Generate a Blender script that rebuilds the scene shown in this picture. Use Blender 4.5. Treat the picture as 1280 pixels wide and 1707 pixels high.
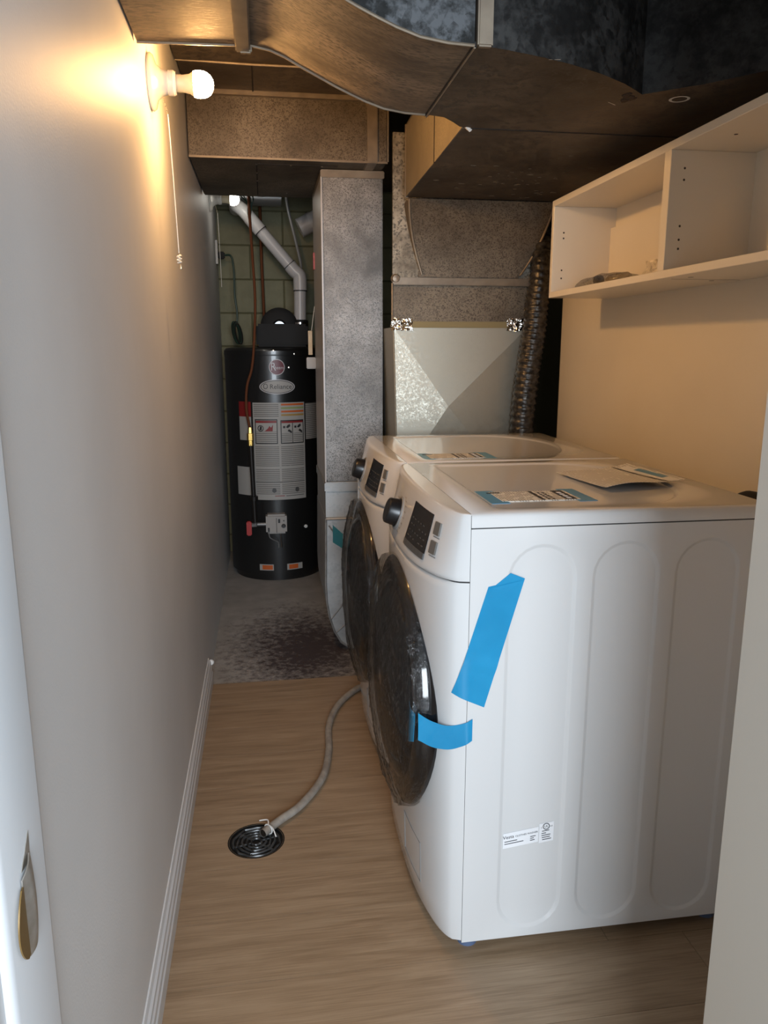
import bpy, bmesh, math, random
from mathutils import Vector, Matrix, noise
from mathutils.geometry import tessellate_polygon
random.seed(7)
for o in list(bpy.data.objects): bpy.data.objects.remove(o)
S = bpy.context.scene
COL = S.collection
# ------------------------------------------------------------------ camera
F_PX, CX, CY = 1287.0, 640.0, 853.5
VY = (440.0, 580.0)                         # vanishing point of the wall direction
CAM = Vector((0.256, 0.0, 1.30))
def _d(u, v): return Vector(((u-CX)/F_PX, (v-CY)/F_PX, 1.0))
_Y = _d(*VY).normalized()
_Z = _d(VY[0]+1000, VY[1]).cross(_Y).normalized()
if _Z.y > 0: _Z = -_Z
_X = _Y.cross(_Z)
RW = Matrix((_X, _Y, _Z))                   # camera (right, down, forward) -> world
cam = bpy.data.cameras.new('camera')
cam.sensor_fit = 'VERTICAL'; cam.sensor_height = 36.0; cam.lens = 36.0*F_PX/1707.0
cam.clip_start = 0.02
camo = bpy.data.objects.new('camera', cam); COL.objects.link(camo)
r, d_, f_ = RW.col[0], RW.col[1], RW.col[2]
M = Matrix((( r.x, -d_.x, -f_.x, CAM.x), (r.y, -d_.y, -f_.y, CAM.y), (r.z, -d_.z, -f_.z, CAM.z), (0, 0, 0, 1)))
camo.matrix_world = M
S.camera = camo
# ------------------------------------------------------------------ light
w = bpy.data.worlds.new('world'); S.world = w; w.use_nodes = True
w.node_tree.nodes['Background'].inputs[0].default_value = (0.80, 0.90, 1.0, 1)
w.node_tree.nodes['Background'].inputs[1].default_value = 0.55
la = bpy.data.lights.new('window_daylight', 'AREA'); la.shape = 'RECTANGLE'; la.size = 1.1; la.size_y = 1.5
la.energy = 125; la.color = (0.80, 0.90, 1.0)
lo = bpy.data.objects.new('window_daylight', la); COL.objects.link(lo)
lo.location = (0.38, -1.7, 1.55)
lo.rotation_euler = (math.radians(86), 0, math.radians(4))
BULB1, BULB2 = 580.0, 24.0
S.view_settings.view_transform = 'Standard'; S.view_settings.look = 'None'
S.view_settings.gamma = 1.0; S.view_settings.use_curve_mapping = False
S.view_settings.exposure = 0.0
# ------------------------------------------------------------------ materials
MT = {}
def _new(name):
    m = bpy.data.materials.new(name); m.use_nodes = True
    nt = m.node_tree; b = nt.nodes['Principled BSDF']; MT[name] = m
    return m, nt, b
def N(nt, t, **kw):
    n = nt.nodes.new(t)
    for k, v in kw.items():
        if k.startswith('i_'):
            key = k[2:]
            n.inputs[int(key) if key.isdigit() else key].default_value = v
        else: setattr(n, k, v)
    return n
def L(nt, a, b): nt.links.new(a, b)
def rgb(c): return (c[0], c[1], c[2], 1.0)
def coords(nt, stretch=(1, 1, 1), rot=(0, 0, 0)):
    tc = N(nt, 'ShaderNodeTexCoord'); mp = N(nt, 'ShaderNodeMapping')
    mp.inputs['Scale'].default_value = stretch; mp.inputs['Rotation'].default_value = rot
    L(nt, tc.outputs['Object'], mp.inputs['Vector']); return mp.outputs['Vector']
def mk(name, c1, c2=None, scale=8, stretch=(1, 1, 1), detail=4, lo=.35, hi=.65, rough=.5, metal=0, bump=0, bscale=None, bdist=.002, coat=0, spec=.5, rough2=None, c3=None, s3=2, alpha=None, emit=None, estr=0):
    m, nt, b = _new(name)
    b.inputs['Base Color'].default_value = rgb(c1); b.inputs['Roughness'].default_value = rough
    b.inputs['Metallic'].default_value = metal; b.inputs['Coat Weight'].default_value = coat
    b.inputs['Coat Roughness'].default_value = .05
    b.inputs['Specular IOR Level'].default_value = spec
    if c2 is not None:
        v = coords(nt, stretch)
        n = N(nt, 'ShaderNodeTexNoise', i_Scale=scale, i_Detail=detail); L(nt, v, n.inputs['Vector'])
        r_ = N(nt, 'ShaderNodeValToRGB'); r_.color_ramp.elements[0].position = lo; r_.color_ramp.elements[1].position = hi
        r_.color_ramp.elements[0].color = rgb(c1); r_.color_ramp.elements[1].color = rgb(c2)
        L(nt, n.outputs['Fac'], r_.inputs['Fac']); out = r_.outputs['Color']
        if c3 is not None:
            n3 = N(nt, 'ShaderNodeTexNoise', i_Scale=s3, i_Detail=3.0); L(nt, v, n3.inputs['Vector'])
            r3 = N(nt, 'ShaderNodeValToRGB'); r3.color_ramp.elements[0].position = .45; r3.color_ramp.elements[1].position = .68
            L(nt, n3.outputs['Fac'], r3.inputs['Fac'])
            mx = N(nt, 'ShaderNodeMix', data_type='RGBA'); L(nt, r3.outputs['Color'], mx.inputs['Factor'])
            L(nt, out, mx.inputs['A']); mx.inputs['B'].default_value = rgb(c3); out = mx.outputs['Result']
        L(nt, out, b.inputs['Base Color'])
        if rough2 is not None:
            mr = N(nt, 'ShaderNodeMapRange'); mr.inputs['To Min'].default_value = rough; mr.inputs['To Max'].default_value = rough2
            L(nt, n.outputs['Fac'], mr.inputs['Value']); L(nt, mr.outputs['Result'], b.inputs['Roughness'])
    if bump:
        v2 = coords(nt, stretch)
        nb = N(nt, 'ShaderNodeTexNoise', i_Scale=bscale or scale, i_Detail=3.0); L(nt, v2, nb.inputs['Vector'])
        bp = N(nt, 'ShaderNodeBump', i_Strength=bump, i_Distance=bdist)
        L(nt, nb.outputs['Fac'], bp.inputs['Height']); L(nt, bp.outputs['Normal'], b.inputs['Normal'])
    if emit:
        b.inputs['Emission Color'].default_value = rgb(emit); b.inputs['Emission Strength'].default_value = estr
    return m
def galv(name, c1, c2, c3, cell=55, stretch=(1, 1, 1), rough=.45, metal=.75, fine=260, stain=2.2, stain_lo=.4, stain_hi=.7, bump=.15):
    """galvanised sheet: crystalline spangle (voronoi), fine flecks, large dusty patches"""
    m, nt, b = _new(name)
    v = coords(nt, stretch)
    vo = N(nt, 'ShaderNodeTexVoronoi', i_Scale=cell); L(nt, v, vo.inputs['Vector'])
    sp = N(nt, 'ShaderNodeSeparateColor'); L(nt, vo.outputs['Color'], sp.inputs['Color'])
    nf = N(nt, 'ShaderNodeTexNoise', i_Scale=float(fine), i_Detail=2.0); L(nt, v, nf.inputs['Vector'])
    ad = N(nt, 'ShaderNodeMath', operation='MULTIPLY_ADD'); L(nt, nf.outputs['Fac'], ad.inputs[0]); ad.inputs[1].default_value = 1.3
    sb = N(nt, 'ShaderNodeMath', operation='MULTIPLY'); L(nt, sp.outputs['Red'], sb.inputs[0]); sb.inputs[1].default_value = .55
    L(nt, sb.outputs[0], ad.inputs[2])
    r_ = N(nt, 'ShaderNodeValToRGB'); e = r_.color_ramp.elements
    e[0].position = .62; e[1].position = .97; e[0].color = rgb(c1); e[1].color = rgb(c2)
    L(nt, ad.outputs[0], r_.inputs['Fac'])
    ns = N(nt, 'ShaderNodeTexNoise', i_Scale=float(stain), i_Detail=5.0, i_Roughness=.65); L(nt, v, ns.inputs['Vector'])
    rs = N(nt, 'ShaderNodeValToRGB'); rs.color_ramp.elements[0].position = stain_lo; rs.color_ramp.elements[1].position = stain_hi
    L(nt, ns.outputs['Fac'], rs.inputs['Fac'])
    mx = N(nt, 'ShaderNodeMix', data_type='RGBA'); L(nt, rs.outputs['Color'], mx.inputs['Factor'])
    L(nt, r_.outputs['Color'], mx.inputs['A']); mx.inputs['B'].default_value = rgb(c3)
    L(nt, mx.outputs['Result'], b.inputs['Base Color'])
    mr = N(nt, 'ShaderNodeMapRange'); mr.inputs['To Min'].default_value = rough-.08; mr.inputs['To Max'].default_value = rough+.2
    L(nt, ad.outputs[0], mr.inputs['Value']); L(nt, mr.outputs['Result'], b.inputs['Roughness'])
    b.inputs['Metallic'].default_value = metal
    bp = N(nt, 'ShaderNodeBump', i_Strength=bump, i_Distance=.001); L(nt, ad.outputs[0], bp.inputs['Height'])
    L(nt, bp.outputs['Normal'], b.inputs['Normal'])
    return m
def print_mat(name, paper, ink, sx=0, sz=260.0, axis='Z', dens=.5, word=60.0, rough=.5):
    """paper carrying rows of unreadable small print"""
    m, nt, b = _new(name)
    v = coords(nt)
    sp = N(nt, 'ShaderNodeSeparateXYZ'); L(nt, v, sp.inputs[0])
    mu = N(nt, 'ShaderNodeMath', operation='MULTIPLY'); L(nt, sp.outputs[axis], mu.inputs[0]); mu.inputs[1].default_value = sz
    fr = N(nt, 'ShaderNodeMath', operation='FRACT'); L(nt, mu.outputs[0], fr.inputs[0])
    gt = N(nt, 'ShaderNodeMath', operation='GREATER_THAN'); L(nt, fr.outputs[0], gt.inputs[0]); gt.inputs[1].default_value = .5
    nz = N(nt, 'ShaderNodeTexNoise', i_Scale=word, i_Detail=2.0); L(nt, v, nz.inputs['Vector'])
    g2 = N(nt, 'ShaderNodeMath', operation='GREATER_THAN'); L(nt, nz.outputs['Fac'], g2.inputs[0]); g2.inputs[1].default_value = 1-dens
    ml = N(nt, 'ShaderNodeMath', operation='MULTIPLY'); L(nt, gt.outputs[0], ml.inputs[0]); L(nt, g2.outputs[0], ml.inputs[1])
    mx = N(nt, 'ShaderNodeMix', data_type='RGBA'); L(nt, ml.outputs[0], mx.inputs['Factor'])
    mx.inputs['A'].default_value = rgb(paper); mx.inputs['B'].default_value = rgb(ink)
    L(nt, mx.outputs['Result'], b.inputs['Base Color']); b.inputs['Roughness'].default_value = rough
    return m
def film_mat(name, fac=.25, tint=(1, 1, 1), rough=.12, scale=40, bump=.6):
    m = bpy.data.materials.new(name); m.use_nodes = True; MT[name] = m
    nt = m.node_tree; nt.nodes.clear()
    out = N(nt, 'ShaderNodeOutputMaterial'); mix = N(nt, 'ShaderNodeMixShader')
    tr = N(nt, 'ShaderNodeBsdfTransparent'); tr.inputs[0].default_value = rgb(tint)
    gl = N(nt, 'ShaderNodeBsdfGlossy', i_Roughness=rough)
    v = coords(nt, (1, 1, .35)); n = N(nt, 'ShaderNodeTexNoise', i_Scale=float(scale), i_Detail=4.0, i_Roughness=.6); L(nt, v, n.inputs['Vector'])
    bp = N(nt, 'ShaderNodeBump', i_Strength=bump, i_Distance=.01); L(nt, n.outputs['Fac'], bp.inputs['Height']); L(nt, bp.outputs['Normal'], gl.inputs['Normal'])
    fr = N(nt, 'ShaderNodeFresnel', i_IOR=1.45); L(nt, bp.outputs['Normal'], fr.inputs['Normal'])
    ad = N(nt, 'ShaderNodeMath', operation='ADD', use_clamp=True); hf = N(nt, 'ShaderNodeMath', operation='MULTIPLY'); L(nt, fr.outputs[0], hf.inputs[0]); hf.inputs[1].default_value = .55; L(nt, hf.outputs[0], ad.inputs[0]); ad.inputs[1].default_value = fac-.04
    L(nt, ad.outputs[0], mix.inputs[0]); L(nt, tr.outputs[0], mix.inputs[1]); L(nt, gl.outputs[0], mix.inputs[2])
    L(nt, mix.outputs[0], out.inputs['Surface'])
    return m

mk('wall_paint', (.74, .73, .72), (.78, .77, .76), scale=3, rough=.52, bump=.16, bscale=240, bdist=.0018, spec=.22)
mk('wall_cream', (.66, .59, .47), (.69, .62, .50), scale=3, rough=.5, bump=.05, bscale=200, spec=.35)
mk('trim_white', (.72, .74, .76), rough=.32, coat=.1)
mk('jamb_paint', (.52, .49, .43), rough=.45)
mk('ceiling_metal', (.10, .065, .04), (.15, .10, .065), scale=6, rough=.55, metal=.3)
mk('mortar', (.12, .112, .06), rough=.9)
mk('block_paint', (.19, .18, .095), (.16, .15, .075), scale=14, rough=.6, bump=.4, bscale=70, bdist=.004)
mk('enamel', (.66, .66, .655), rough=.15, coat=.4, spec=.5)
mk('enamel_dark_gap', (.05, .05, .05), rough=.6)
mk('panel_white', (.78, .765, .74), rough=.28, coat=.2)
mk('black_gloss', (.006, .006, .007), rough=.10, coat=.4)
mk('dial_black', (.008, .008, .009), rough=.32)
mk('black_dull', (.010, .010, .010), rough=.6, spec=.2)
mk('display_black', (.004, .004, .005), rough=.12)
mk('display_grey', (.08, .08, .08), rough=.3)
mk('icon_grey', (.07, .07, .07), rough=.5)
mk('ink', (.02, .02, .022), rough=.5)
mk('ink_grey', (.22, .21, .20), rough=.5)
mk('button_grey', (.17, .16, .145), rough=.35, metal=.4)
mk('chrome', (.75, .75, .76), rough=.15, metal=1)
mk('foot_blue', (.10, .14, .24), rough=.5)
mk('tape_blue', (.012, .24, .47), (.018, .28, .53), scale=9, rough=.22, coat=.3, bump=.3, bscale=25, bdist=.003)
mk('tape_teal', (.02, .16, .20), rough=.3)
mk('sticker_blue', (.09, .27, .43), rough=.4)
mk('paper', (.80, .78, .74), rough=.55)
mk('sticker_white', (.82, .83, .85), rough=.45)
print_mat('print_paper', (.74, .71, .65), (.46, .43, .38), sz=120., axis='X', dens=.62, word=70)
print_mat('print_sticker', (.72, .69, .62), (.28, .25, .21), sz=170., axis='X', dens=.55, word=60)
mk('melamine', (.74, .67, .55), rough=.35, coat=.1)
mk('melamine_edge', (.78, .74, .66), rough=.4)
mk('pin_hole', (.05, .035, .025), rough=.7)
galv('galv_old', (.07, .055, .042), (.24, .20, .15), (.06, .047, .035), cell=230, fine=420, rough=.42, metal=.6)
galv('galv_duct', (.065, .052, .040), (.15, .12, .09), (.05, .037, .026), cell=60, fine=150, rough=.40, metal=.55, stain=3)
galv('galv_column', (.085, .08, .075), (.36, .35, .34), (.08, .077, .073), cell=260, fine=450, rough=.38, metal=.7, stain=3.0)
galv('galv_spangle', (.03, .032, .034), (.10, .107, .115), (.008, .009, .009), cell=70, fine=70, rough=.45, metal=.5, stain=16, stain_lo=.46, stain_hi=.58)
galv('galv_dark', (.014, .014, .014), (.042, .042, .041), (.006, .006, .006), cell=70, fine=70, rough=.5, metal=.3, stain=14, stain_lo=.42, stain_hi=.6)  # darker tones than the spangle sheet, for the flat section's side skin
galv('galv_strip', (.09, .08, .062), (.36, .325, .26), (.12, .10, .075), cell=120, fine=130, rough=.42, metal=.5, stain=12)
galv('galv_new', (.40, .385, .325), (.44, .425, .36), (.41, .39, .325), cell=300, fine=90, rough=.35, metal=.85, bump=.004)
galv('galv_bulb_lit', (.19, .16, .115), (.29, .245, .175), (.17, .14, .10), cell=200, fine=300, rough=.45, metal=.5)  # lighter tan puts the bulb's light into the branch side panels' colour
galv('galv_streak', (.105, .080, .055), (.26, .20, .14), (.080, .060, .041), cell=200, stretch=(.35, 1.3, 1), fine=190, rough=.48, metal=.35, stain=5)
galv('galv_boot', (.36, .37, .37), (.46, .47, .47), (.30, .30, .30), cell=40, fine=80, rough=.36, metal=.75, bump=.05)
mk('cleat', (.26, .215, .16), (.20, .16, .12), scale=20, rough=.42, metal=.5)
mk('dark_seam', (.015, .012, .01), rough=.8)
mk('foil', (.66, .65, .62), (.80, .79, .76), scale=40, rough=.16, metal=1, bump=1, bscale=55, bdist=.01)
mk('tan_gap', (.24, .20, .10), rough=.7)
mk('screw', (.45, .42, .38), rough=.3, metal=1)
mk('furnace', (.10, .10, .105), rough=.5, metal=.3)
mk('flex_hose', (.022, .020, .018), (.09, .083, .075), scale=60, rough=.33, metal=.6, bump=.5, bscale=70, bdist=.004)
mk('tank_black', (.010, .010, .010), rough=.30, coat=.25)
mk('tank_white', (.36, .35, .33), rough=.5)
print_mat('tank_print', (.36, .35, .33), (.17, .165, .155), sz=95., axis='Z', dens=.72, word=45)
mk('tank_red', (.22, .012, .012), rough=.5)
mk('tank_orange', (.50, .10, .015), rough=.5)
mk('tank_ochre', (.35, .22, .06), rough=.5)
mk('tank_green', (.25, .30, .12), rough=.5)
mk('logo_maroon', (.12, .008, .018), rough=.4)
mk('logo_silver', (.45, .44, .45), rough=.35)
mk('valve_grey', (.34, .32, .30), rough=.5)
mk('pvc', (.46, .45, .45), rough=.35)
mk('copper', (.26, .095, .045), rough=.35, metal=.8)
mk('brass', (.55, .36, .10), rough=.3, metal=.9)
mk('black_pipe', (.02, .017, .015), rough=.45, metal=.4)
mk('red_plastic', (.40, .012, .008), rough=.4)
mk('green_cord', (.010, .035, .022), rough=.5)
mk('cable_grey', (.24, .24, .24), rough=.4, metal=.3)
mk('round_duct', (.28, .28, .28), rough=.35, metal=.6)
mk('outlet', (.4, .4, .38), rough=.4)
mk('porcelain', (.80, .77, .70), rough=.25, coat=.3)
mk('chain', (.62, .55, .42), rough=.3, metal=.8)
mk('cord_white', (.78, .74, .66), rough=.6)
mk('bulb_collar', (.80, .70, .48), rough=.4)
mk('bulb_warm', (1, .8, .5), rough=.4, emit=(1.0, .54, .19), estr=BULB1)
mk('bulb_cool', (1, 1, 1), rough=.4, emit=(1.0, .95, .84), estr=BULB2)
mk('hose_grey', (.36, .33, .29), (.24, .21, .18), scale=30, rough=.45)
mk('drain_black', (.012, .012, .012), (.05, .05, .05), scale=60, rough=.3)
mk('zip_white', (.80, .79, .76), rough=.4)
mk('strike_steel', (.42, .38, .32), (.55, .52, .48), scale=60, rough=.4, metal=.8)
mk('strike_brass', (.20, .12, .035), rough=.4, metal=.3)
mk('tag_card', (.55, .42, .27), (.6, .5, .36), scale=20, rough=.7)
mk('bolt_dark', (.08, .06, .045), rough=.35, metal=.8)
mk('mesh_beige', (.42, .35, .24), (.25, .2, .14), scale=120, rough=.6)
mk('dirt_white', (.62, .60, .55), rough=.8)
mk('chalk_spot', (.15, .13, .095), rough=.8)
mk('dirt_rust', (.05, .028, .015), rough=.9)
film_mat('film', .06, (.93, .92, .90), .11, 60, 1.0)
film_mat('bag_film', .22, (.97, .96, .94), .22, 60, .8)

def vinyl_mat():
    m, nt, b = _new('vinyl')
    oi = N(nt, 'ShaderNodeObjectInfo')
    tc = N(nt, 'ShaderNodeTexCoord'); 
    off = N(nt, 'ShaderNodeVectorMath', operation='SCALE'); off.inputs['Scale'].default_value = 9.0
    cb = N(nt, 'ShaderNodeCombineXYZ'); L(nt, oi.outputs['Random'], cb.inputs[0]); L(nt, oi.outputs['Random'], cb.inputs[1]); L(nt, cb.outputs[0], off.inputs[0])
    ad = N(nt, 'ShaderNodeVectorMath', operation='ADD'); L(nt, tc.outputs['Object'], ad.inputs[0]); L(nt, off.outputs[0], ad.inputs[1])
    mp = N(nt, 'ShaderNodeMapping'); mp.inputs['Scale'].default_value = (1.5, 15, 1); L(nt, ad.outputs[0], mp.inputs['Vector'])
    n1 = N(nt, 'ShaderNodeTexNoise', i_Scale=2.2, i_Detail=6.0, i_Roughness=.6, i_Distortion=.6); L(nt, mp.outputs[0], n1.inputs['Vector'])
    r1 = N(nt, 'ShaderNodeValToRGB'); e = r1.color_ramp.elements
    e[0].position = .28; e[0].color = rgb((.25, .17, .102)); e[1].position = .72; e[1].color = rgb((.39, .285, .185))
    e.new(.5).color = rgb((.325, .228, .143))
    L(nt, n1.outputs['Fac'], r1.inputs['Fac'])
    mp2 = N(nt, 'ShaderNodeMapping'); mp2.inputs['Scale'].default_value = (5, 170, 1); L(nt, ad.outputs[0], mp2.inputs['Vector'])
    n2 = N(nt, 'ShaderNodeTexNoise', i_Scale=1.5, i_Detail=3.0); L(nt, mp2.outputs[0], n2.inputs['Vector'])
    r2 = N(nt, 'ShaderNodeValToRGB'); r2.color_ramp.elements[0].position = .3; r2.color_ramp.elements[0].color = (.80, .78, .75, 1); r2.color_ramp.elements[1].position = .6
    L(nt, n2.outputs['Fac'], r2.inputs['Fac'])
    mx = N(nt, 'ShaderNodeMix', data_type='RGBA', blend_type='MULTIPLY'); mx.inputs['Factor'].default_value = 1
    L(nt, r1.outputs['Color'], mx.inputs['A']); L(nt, r2.outputs['Color'], mx.inputs['B'])
    L(nt, mx.outputs['Result'], b.inputs['Base Color']); b.inputs['Roughness'].default_value = .42
    bp = N(nt, 'ShaderNodeBump', i_Strength=.08, i_Distance=.001); L(nt, n2.outputs['Fac'], bp.inputs['Height']); L(nt, bp.outputs['Normal'], b.inputs['Normal'])
vinyl_mat()
def concrete_mat():
    m, nt, b = _new('concrete')
    v = coords(nt)
    n = N(nt, 'ShaderNodeTexNoise', i_Scale=9.0, i_Detail=6.0); L(nt, v, n.inputs['Vector'])
    r = N(nt, 'ShaderNodeValToRGB'); r.color_ramp.elements[0].position = .3; r.color_ramp.elements[1].position = .7
    r.color_ramp.elements[0].color = rgb((.31, .303, .29)); r.color_ramp.elements[1].color = rgb((.43, .42, .405)); L(nt, n.outputs['Fac'], r.inputs['Fac'])
    # an old paint / rust stain lying on the slab in front of the heater
    sp = N(nt, 'ShaderNodeVectorMath', operation='DISTANCE'); 
    mp = N(nt, 'ShaderNodeMapping'); mp.inputs['Scale'].default_value = (1.0, .62, 0); L(nt, v, mp.inputs['Vector'])
    L(nt, mp.outputs[0], sp.inputs[0]); sp.inputs[1].default_value = (.41, 3.25*.62, 0)
    n2 = N(nt, 'ShaderNodeTexNoise', i_Scale=30.0, i_Detail=8.0, i_Roughness=.75); L(nt, v, n2.inputs['Vector'])
    a = N(nt, 'ShaderNodeMath', operation='MULTIPLY_ADD'); L(nt, n2.outputs['Fac'], a.inputs[0]); a.inputs[1].default_value = -.85; L(nt, sp.outputs['Value'], a.inputs[2])
    mr = N(nt, 'ShaderNodeMapRange'); mr.inputs['From Min'].default_value = -.31; mr.inputs['From Max'].default_value = -.03
    mr.inputs['To Min'].default_value = 1; mr.inputs['To Max'].default_value = 0; L(nt, a.outputs[0], mr.inputs['Value'])
    mx = N(nt, 'ShaderNodeMix', data_type='RGBA'); L(nt, mr.outputs['Result'], mx.inputs['Factor'])
    L(nt, r.outputs['Color'], mx.inputs['A']); mx.inputs['B'].default_value = rgb((.065, .050, .052))
    L(nt, mx.outputs['Result'], b.inputs['Base Color']); b.inputs['Roughness'].default_value = .55
    bp = N(nt, 'ShaderNodeBump', i_Strength=.3, i_Distance=.004); L(nt, n2.outputs['Fac'], bp.inputs['Height']); L(nt, bp.outputs['Normal'], b.inputs['Normal'])
concrete_mat()
# ------------------------------------------------------------------ mesh helpers
ROOT = {}
class MB:
    def __init__(s): s.v = []; s.f = []
    def add(s, vs, fs):
        o = len(s.v); s.v += [tuple(p) for p in vs]; s.f += [tuple(i+o for i in f) for f in fs]; return s
    def box(s, x0, x1, y0, y1, z0, z1):
        return s.add([(x0,y0,z0),(x1,y0,z0),(x1,y1,z0),(x0,y1,z0),(x0,y0,z1),(x1,y0,z1),(x1,y1,z1),(x0,y1,z1)],
                     [(0,3,2,1),(4,5,6,7),(0,1,5,4),(1,2,6,5),(2,3,7,6),(3,0,4,7)])
    def hexa(s, b, t):      # bottom quad, top quad (same winding, ccw from above)
        return s.add(list(b)+list(t), [(3,2,1,0),(4,5,6,7),(0,1,5,4),(1,2,6,5),(2,3,7,6),(3,0,4,7)])
    def prism(s, poly, a, b, fn):   # poly of 2-d points, extruded from a to b; fn(p, q, h) -> 3-d
        n = len(poly)
        vs = [fn(p[0], p[1], a) for p in poly]+[fn(p[0], p[1], b) for p in poly]
        tri = tessellate_polygon([[Vector((p[0], p[1], 0)) for p in poly]])
        fs = [tuple(t) for t in tri]+[tuple(i+n for i in reversed(t)) for t in tri]
        fs += [(i, (i+1) % n, (i+1) % n+n, i+n) for i in range(n)]
        return s.add(vs, fs)
    def tube(s, pts, r, seg=12, caps=True, rs=None):
        pts = [Vector(p) for p in pts]; n = len(pts); rings = []; up = None
        for i, p in enumerate(pts):
            t = (pts[min(i+1, n-1)]-pts[max(i-1, 0)]).normalized()
            if up is None:
                up = Vector((0, 0, 1)) if abs(t.z) < .9 else Vector((1, 0, 0))
            a = t.cross(up).normalized(); b = t.cross(a).normalized(); up = -b if False else (a.cross(t)).normalized()
            rr = rs[i] if rs else r
            rings.append([p+(a*math.cos(q)+up*math.sin(q))*rr for q in [2*math.pi*k/seg for k in range(seg)]])
        vs = [v for g in rings for v in g]; fs = []
        for i in range(n-1):
            for k in range(seg):
                fs.append((i*seg+k, i*seg+(k+1) % seg, (i+1)*seg+(k+1) % seg, (i+1)*seg+k))
        if caps: fs += [tuple(range(seg-1, -1, -1)), tuple((n-1)*seg+k for k in range(seg))]
        return s.add(vs, fs)
    def lathe(s, prof, c, axis='z', seg=32, a0=0, a1=2*math.pi, cap=False):
        """prof: (h, r) pairs along the axis"""
        full = abs(a1-a0-2*math.pi) < 1e-6; n = seg if full else seg+1; vs = []; fs = []
        for h, r_ in prof:
            for k in range(n):
                q = a0+(a1-a0)*k/seg; u, v = r_*math.cos(q), r_*math.sin(q)
                vs.append({'z': (c[0]+u, c[1]+v, c[2]+h), 'x': (c[0]+h, c[1]+u, c[2]+v), 'y': (c[0]+u, c[1]+h, c[2]+v)}[axis])
        for i in range(len(prof)-1):
            for k in range(seg):
                k2 = (k+1) % n
                fs.append((i*n+k, i*n+k2, (i+1)*n+k2, (i+1)*n+k))
        if cap: fs += [tuple(range(n-1, -1, -1)), tuple((len(prof)-1)*n+k for k in range(n))]
        return s.add(vs, fs)
    def grid(s, fn, nu, nv, thick=None):
        """fn(u, v) -> point, u, v in 0..1; optional thickness vector function"""
        P = [[Vector(fn(i/nu, j/nv)) for j in range(nv+1)] for i in range(nu+1)]
        vs = [p for row in P for p in row]; m = nv+1
        fs = [(i*m+j, (i+1)*m+j, (i+1)*m+j+1, i*m+j+1) for i in range(nu) for j in range(nv)]
        if thick is not None:
            k = len(vs); bk = []
            for i in range(nu+1):
                for j in range(nv+1):
                    a = P[min(i+1, nu)][j]-P[max(i-1, 0)][j]; b = P[i][min(j+1, nv)]-P[i][max(j-1, 0)]
                    nn = a.cross(b)
                    nn = nn.normalized() if nn.length > 1e-12 else Vector((0, 0, 1))
                    bk.append(P[i][j]-nn*thick)
            vs += bk; fs += [tuple(x+k for x in reversed(f)) for f in fs[:]]
            rim = [(i, 0) for i in range(nu)]+[(nu, j) for j in range(nv)]+[(i, nv) for i in range(nu, 0, -1)]+[(0, j) for j in range(nv, 0, -1)]
            rim = [i*m+j for i, j in rim]
            for a, b in zip(rim, rim[1:]+rim[:1]): fs.append((b, a, a+k, b+k))
        return s.add(vs, fs)
    def build(s, name, mat, parent=None, bevel=0, seg=2, angle=35, smooth=True, label=None, loc=None):
        off = Vector((0, 0, 0))
        if parent is not None: off = ROOT[parent.name]
        elif loc is not None: off = Vector(loc)
        me = bpy.data.meshes.new(name)
        me.from_pydata([Vector(p)-off for p in s.v], [], s.f)
        bm = bmesh.new(); bm.from_mesh(me)
        bmesh.ops.remove_doubles(bm, verts=bm.verts, dist=1e-6)
        bmesh.ops.recalc_face_normals(bm, faces=bm.faces)
        if bevel:
            es = [e for e in bm.edges if len(e.link_faces) == 2 and e.calc_face_angle(0) > math.radians(30)]
            bmesh.ops.bevel(bm, geom=es, offset=bevel, segments=seg, affect='EDGES', clamp_overlap=True)
        bm.to_mesh(me); bm.free()
        if smooth:
            me.shade_smooth(); me.set_sharp_from_angle(angle=math.radians(angle))
        me.materials.append(MT[mat])
        o = bpy.data.objects.new(name, me); COL.objects.link(o)
        if parent is not None:
            o.parent = parent; ROOT[o.name] = off
        else:
            o.location = off; ROOT[o.name] = off
        if label: o['label'] = label
        return o
def tag(o, label, cat, group=None):
    o['label'] = label; o['category'] = cat
    if group: o['group'] = group
    return o
def struct(o): o['kind'] = 'structure'; return o
def empty(name, loc, label=None, cat=None, group=None):
    o = bpy.data.objects.new(name, None); COL.objects.link(o); o.location = loc; o.empty_display_size = .05
    ROOT[o.name] = Vector(loc)
    if label: tag(o, label, cat, group)
    return o
def B(name, mat, parent, *bx, bevel=0, **kw):
    m = MB(); m.box(*bx); return m.build(name, mat, parent, bevel=bevel, **kw)
def smooth_path(pts, n=8):
    P = [Vector(p) for p in pts]; out = []
    for i in range(len(P)-1):
        p0, p1, p2, p3 = P[max(i-1, 0)], P[i], P[i+1], P[min(i+2, len(P)-1)]
        for k in range(n):
            t = k/n
            out.append(.5*((2*p1)+(p2-p0)*t+(2*p0-5*p1+4*p2-p3)*t*t+(3*p1-p0-3*p2+p3)*t**3))
    out.append(P[-1]); return out
def text_shape(body, size):
    """flat outline of a word as 2-d vertices and faces, centred"""
    cu = bpy.data.curves.new('t', 'FONT'); cu.body = body; cu.size = size; cu.align_x = 'CENTER'; cu.align_y = 'CENTER'; cu.resolution_u = 3
    ob = bpy.data.objects.new('t', cu); COL.objects.link(ob)
    dg = bpy.context.evaluated_depsgraph_get(); ev = ob.evaluated_get(dg); me = ev.to_mesh()
    vs = [(v.co.x, v.co.y) for v in me.vertices]; fs = [tuple(p.vertices) for p in me.polygons]
    ev.to_mesh_clear(); bpy.data.objects.remove(ob); bpy.data.curves.remove(cu)
    return vs, fs
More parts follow.
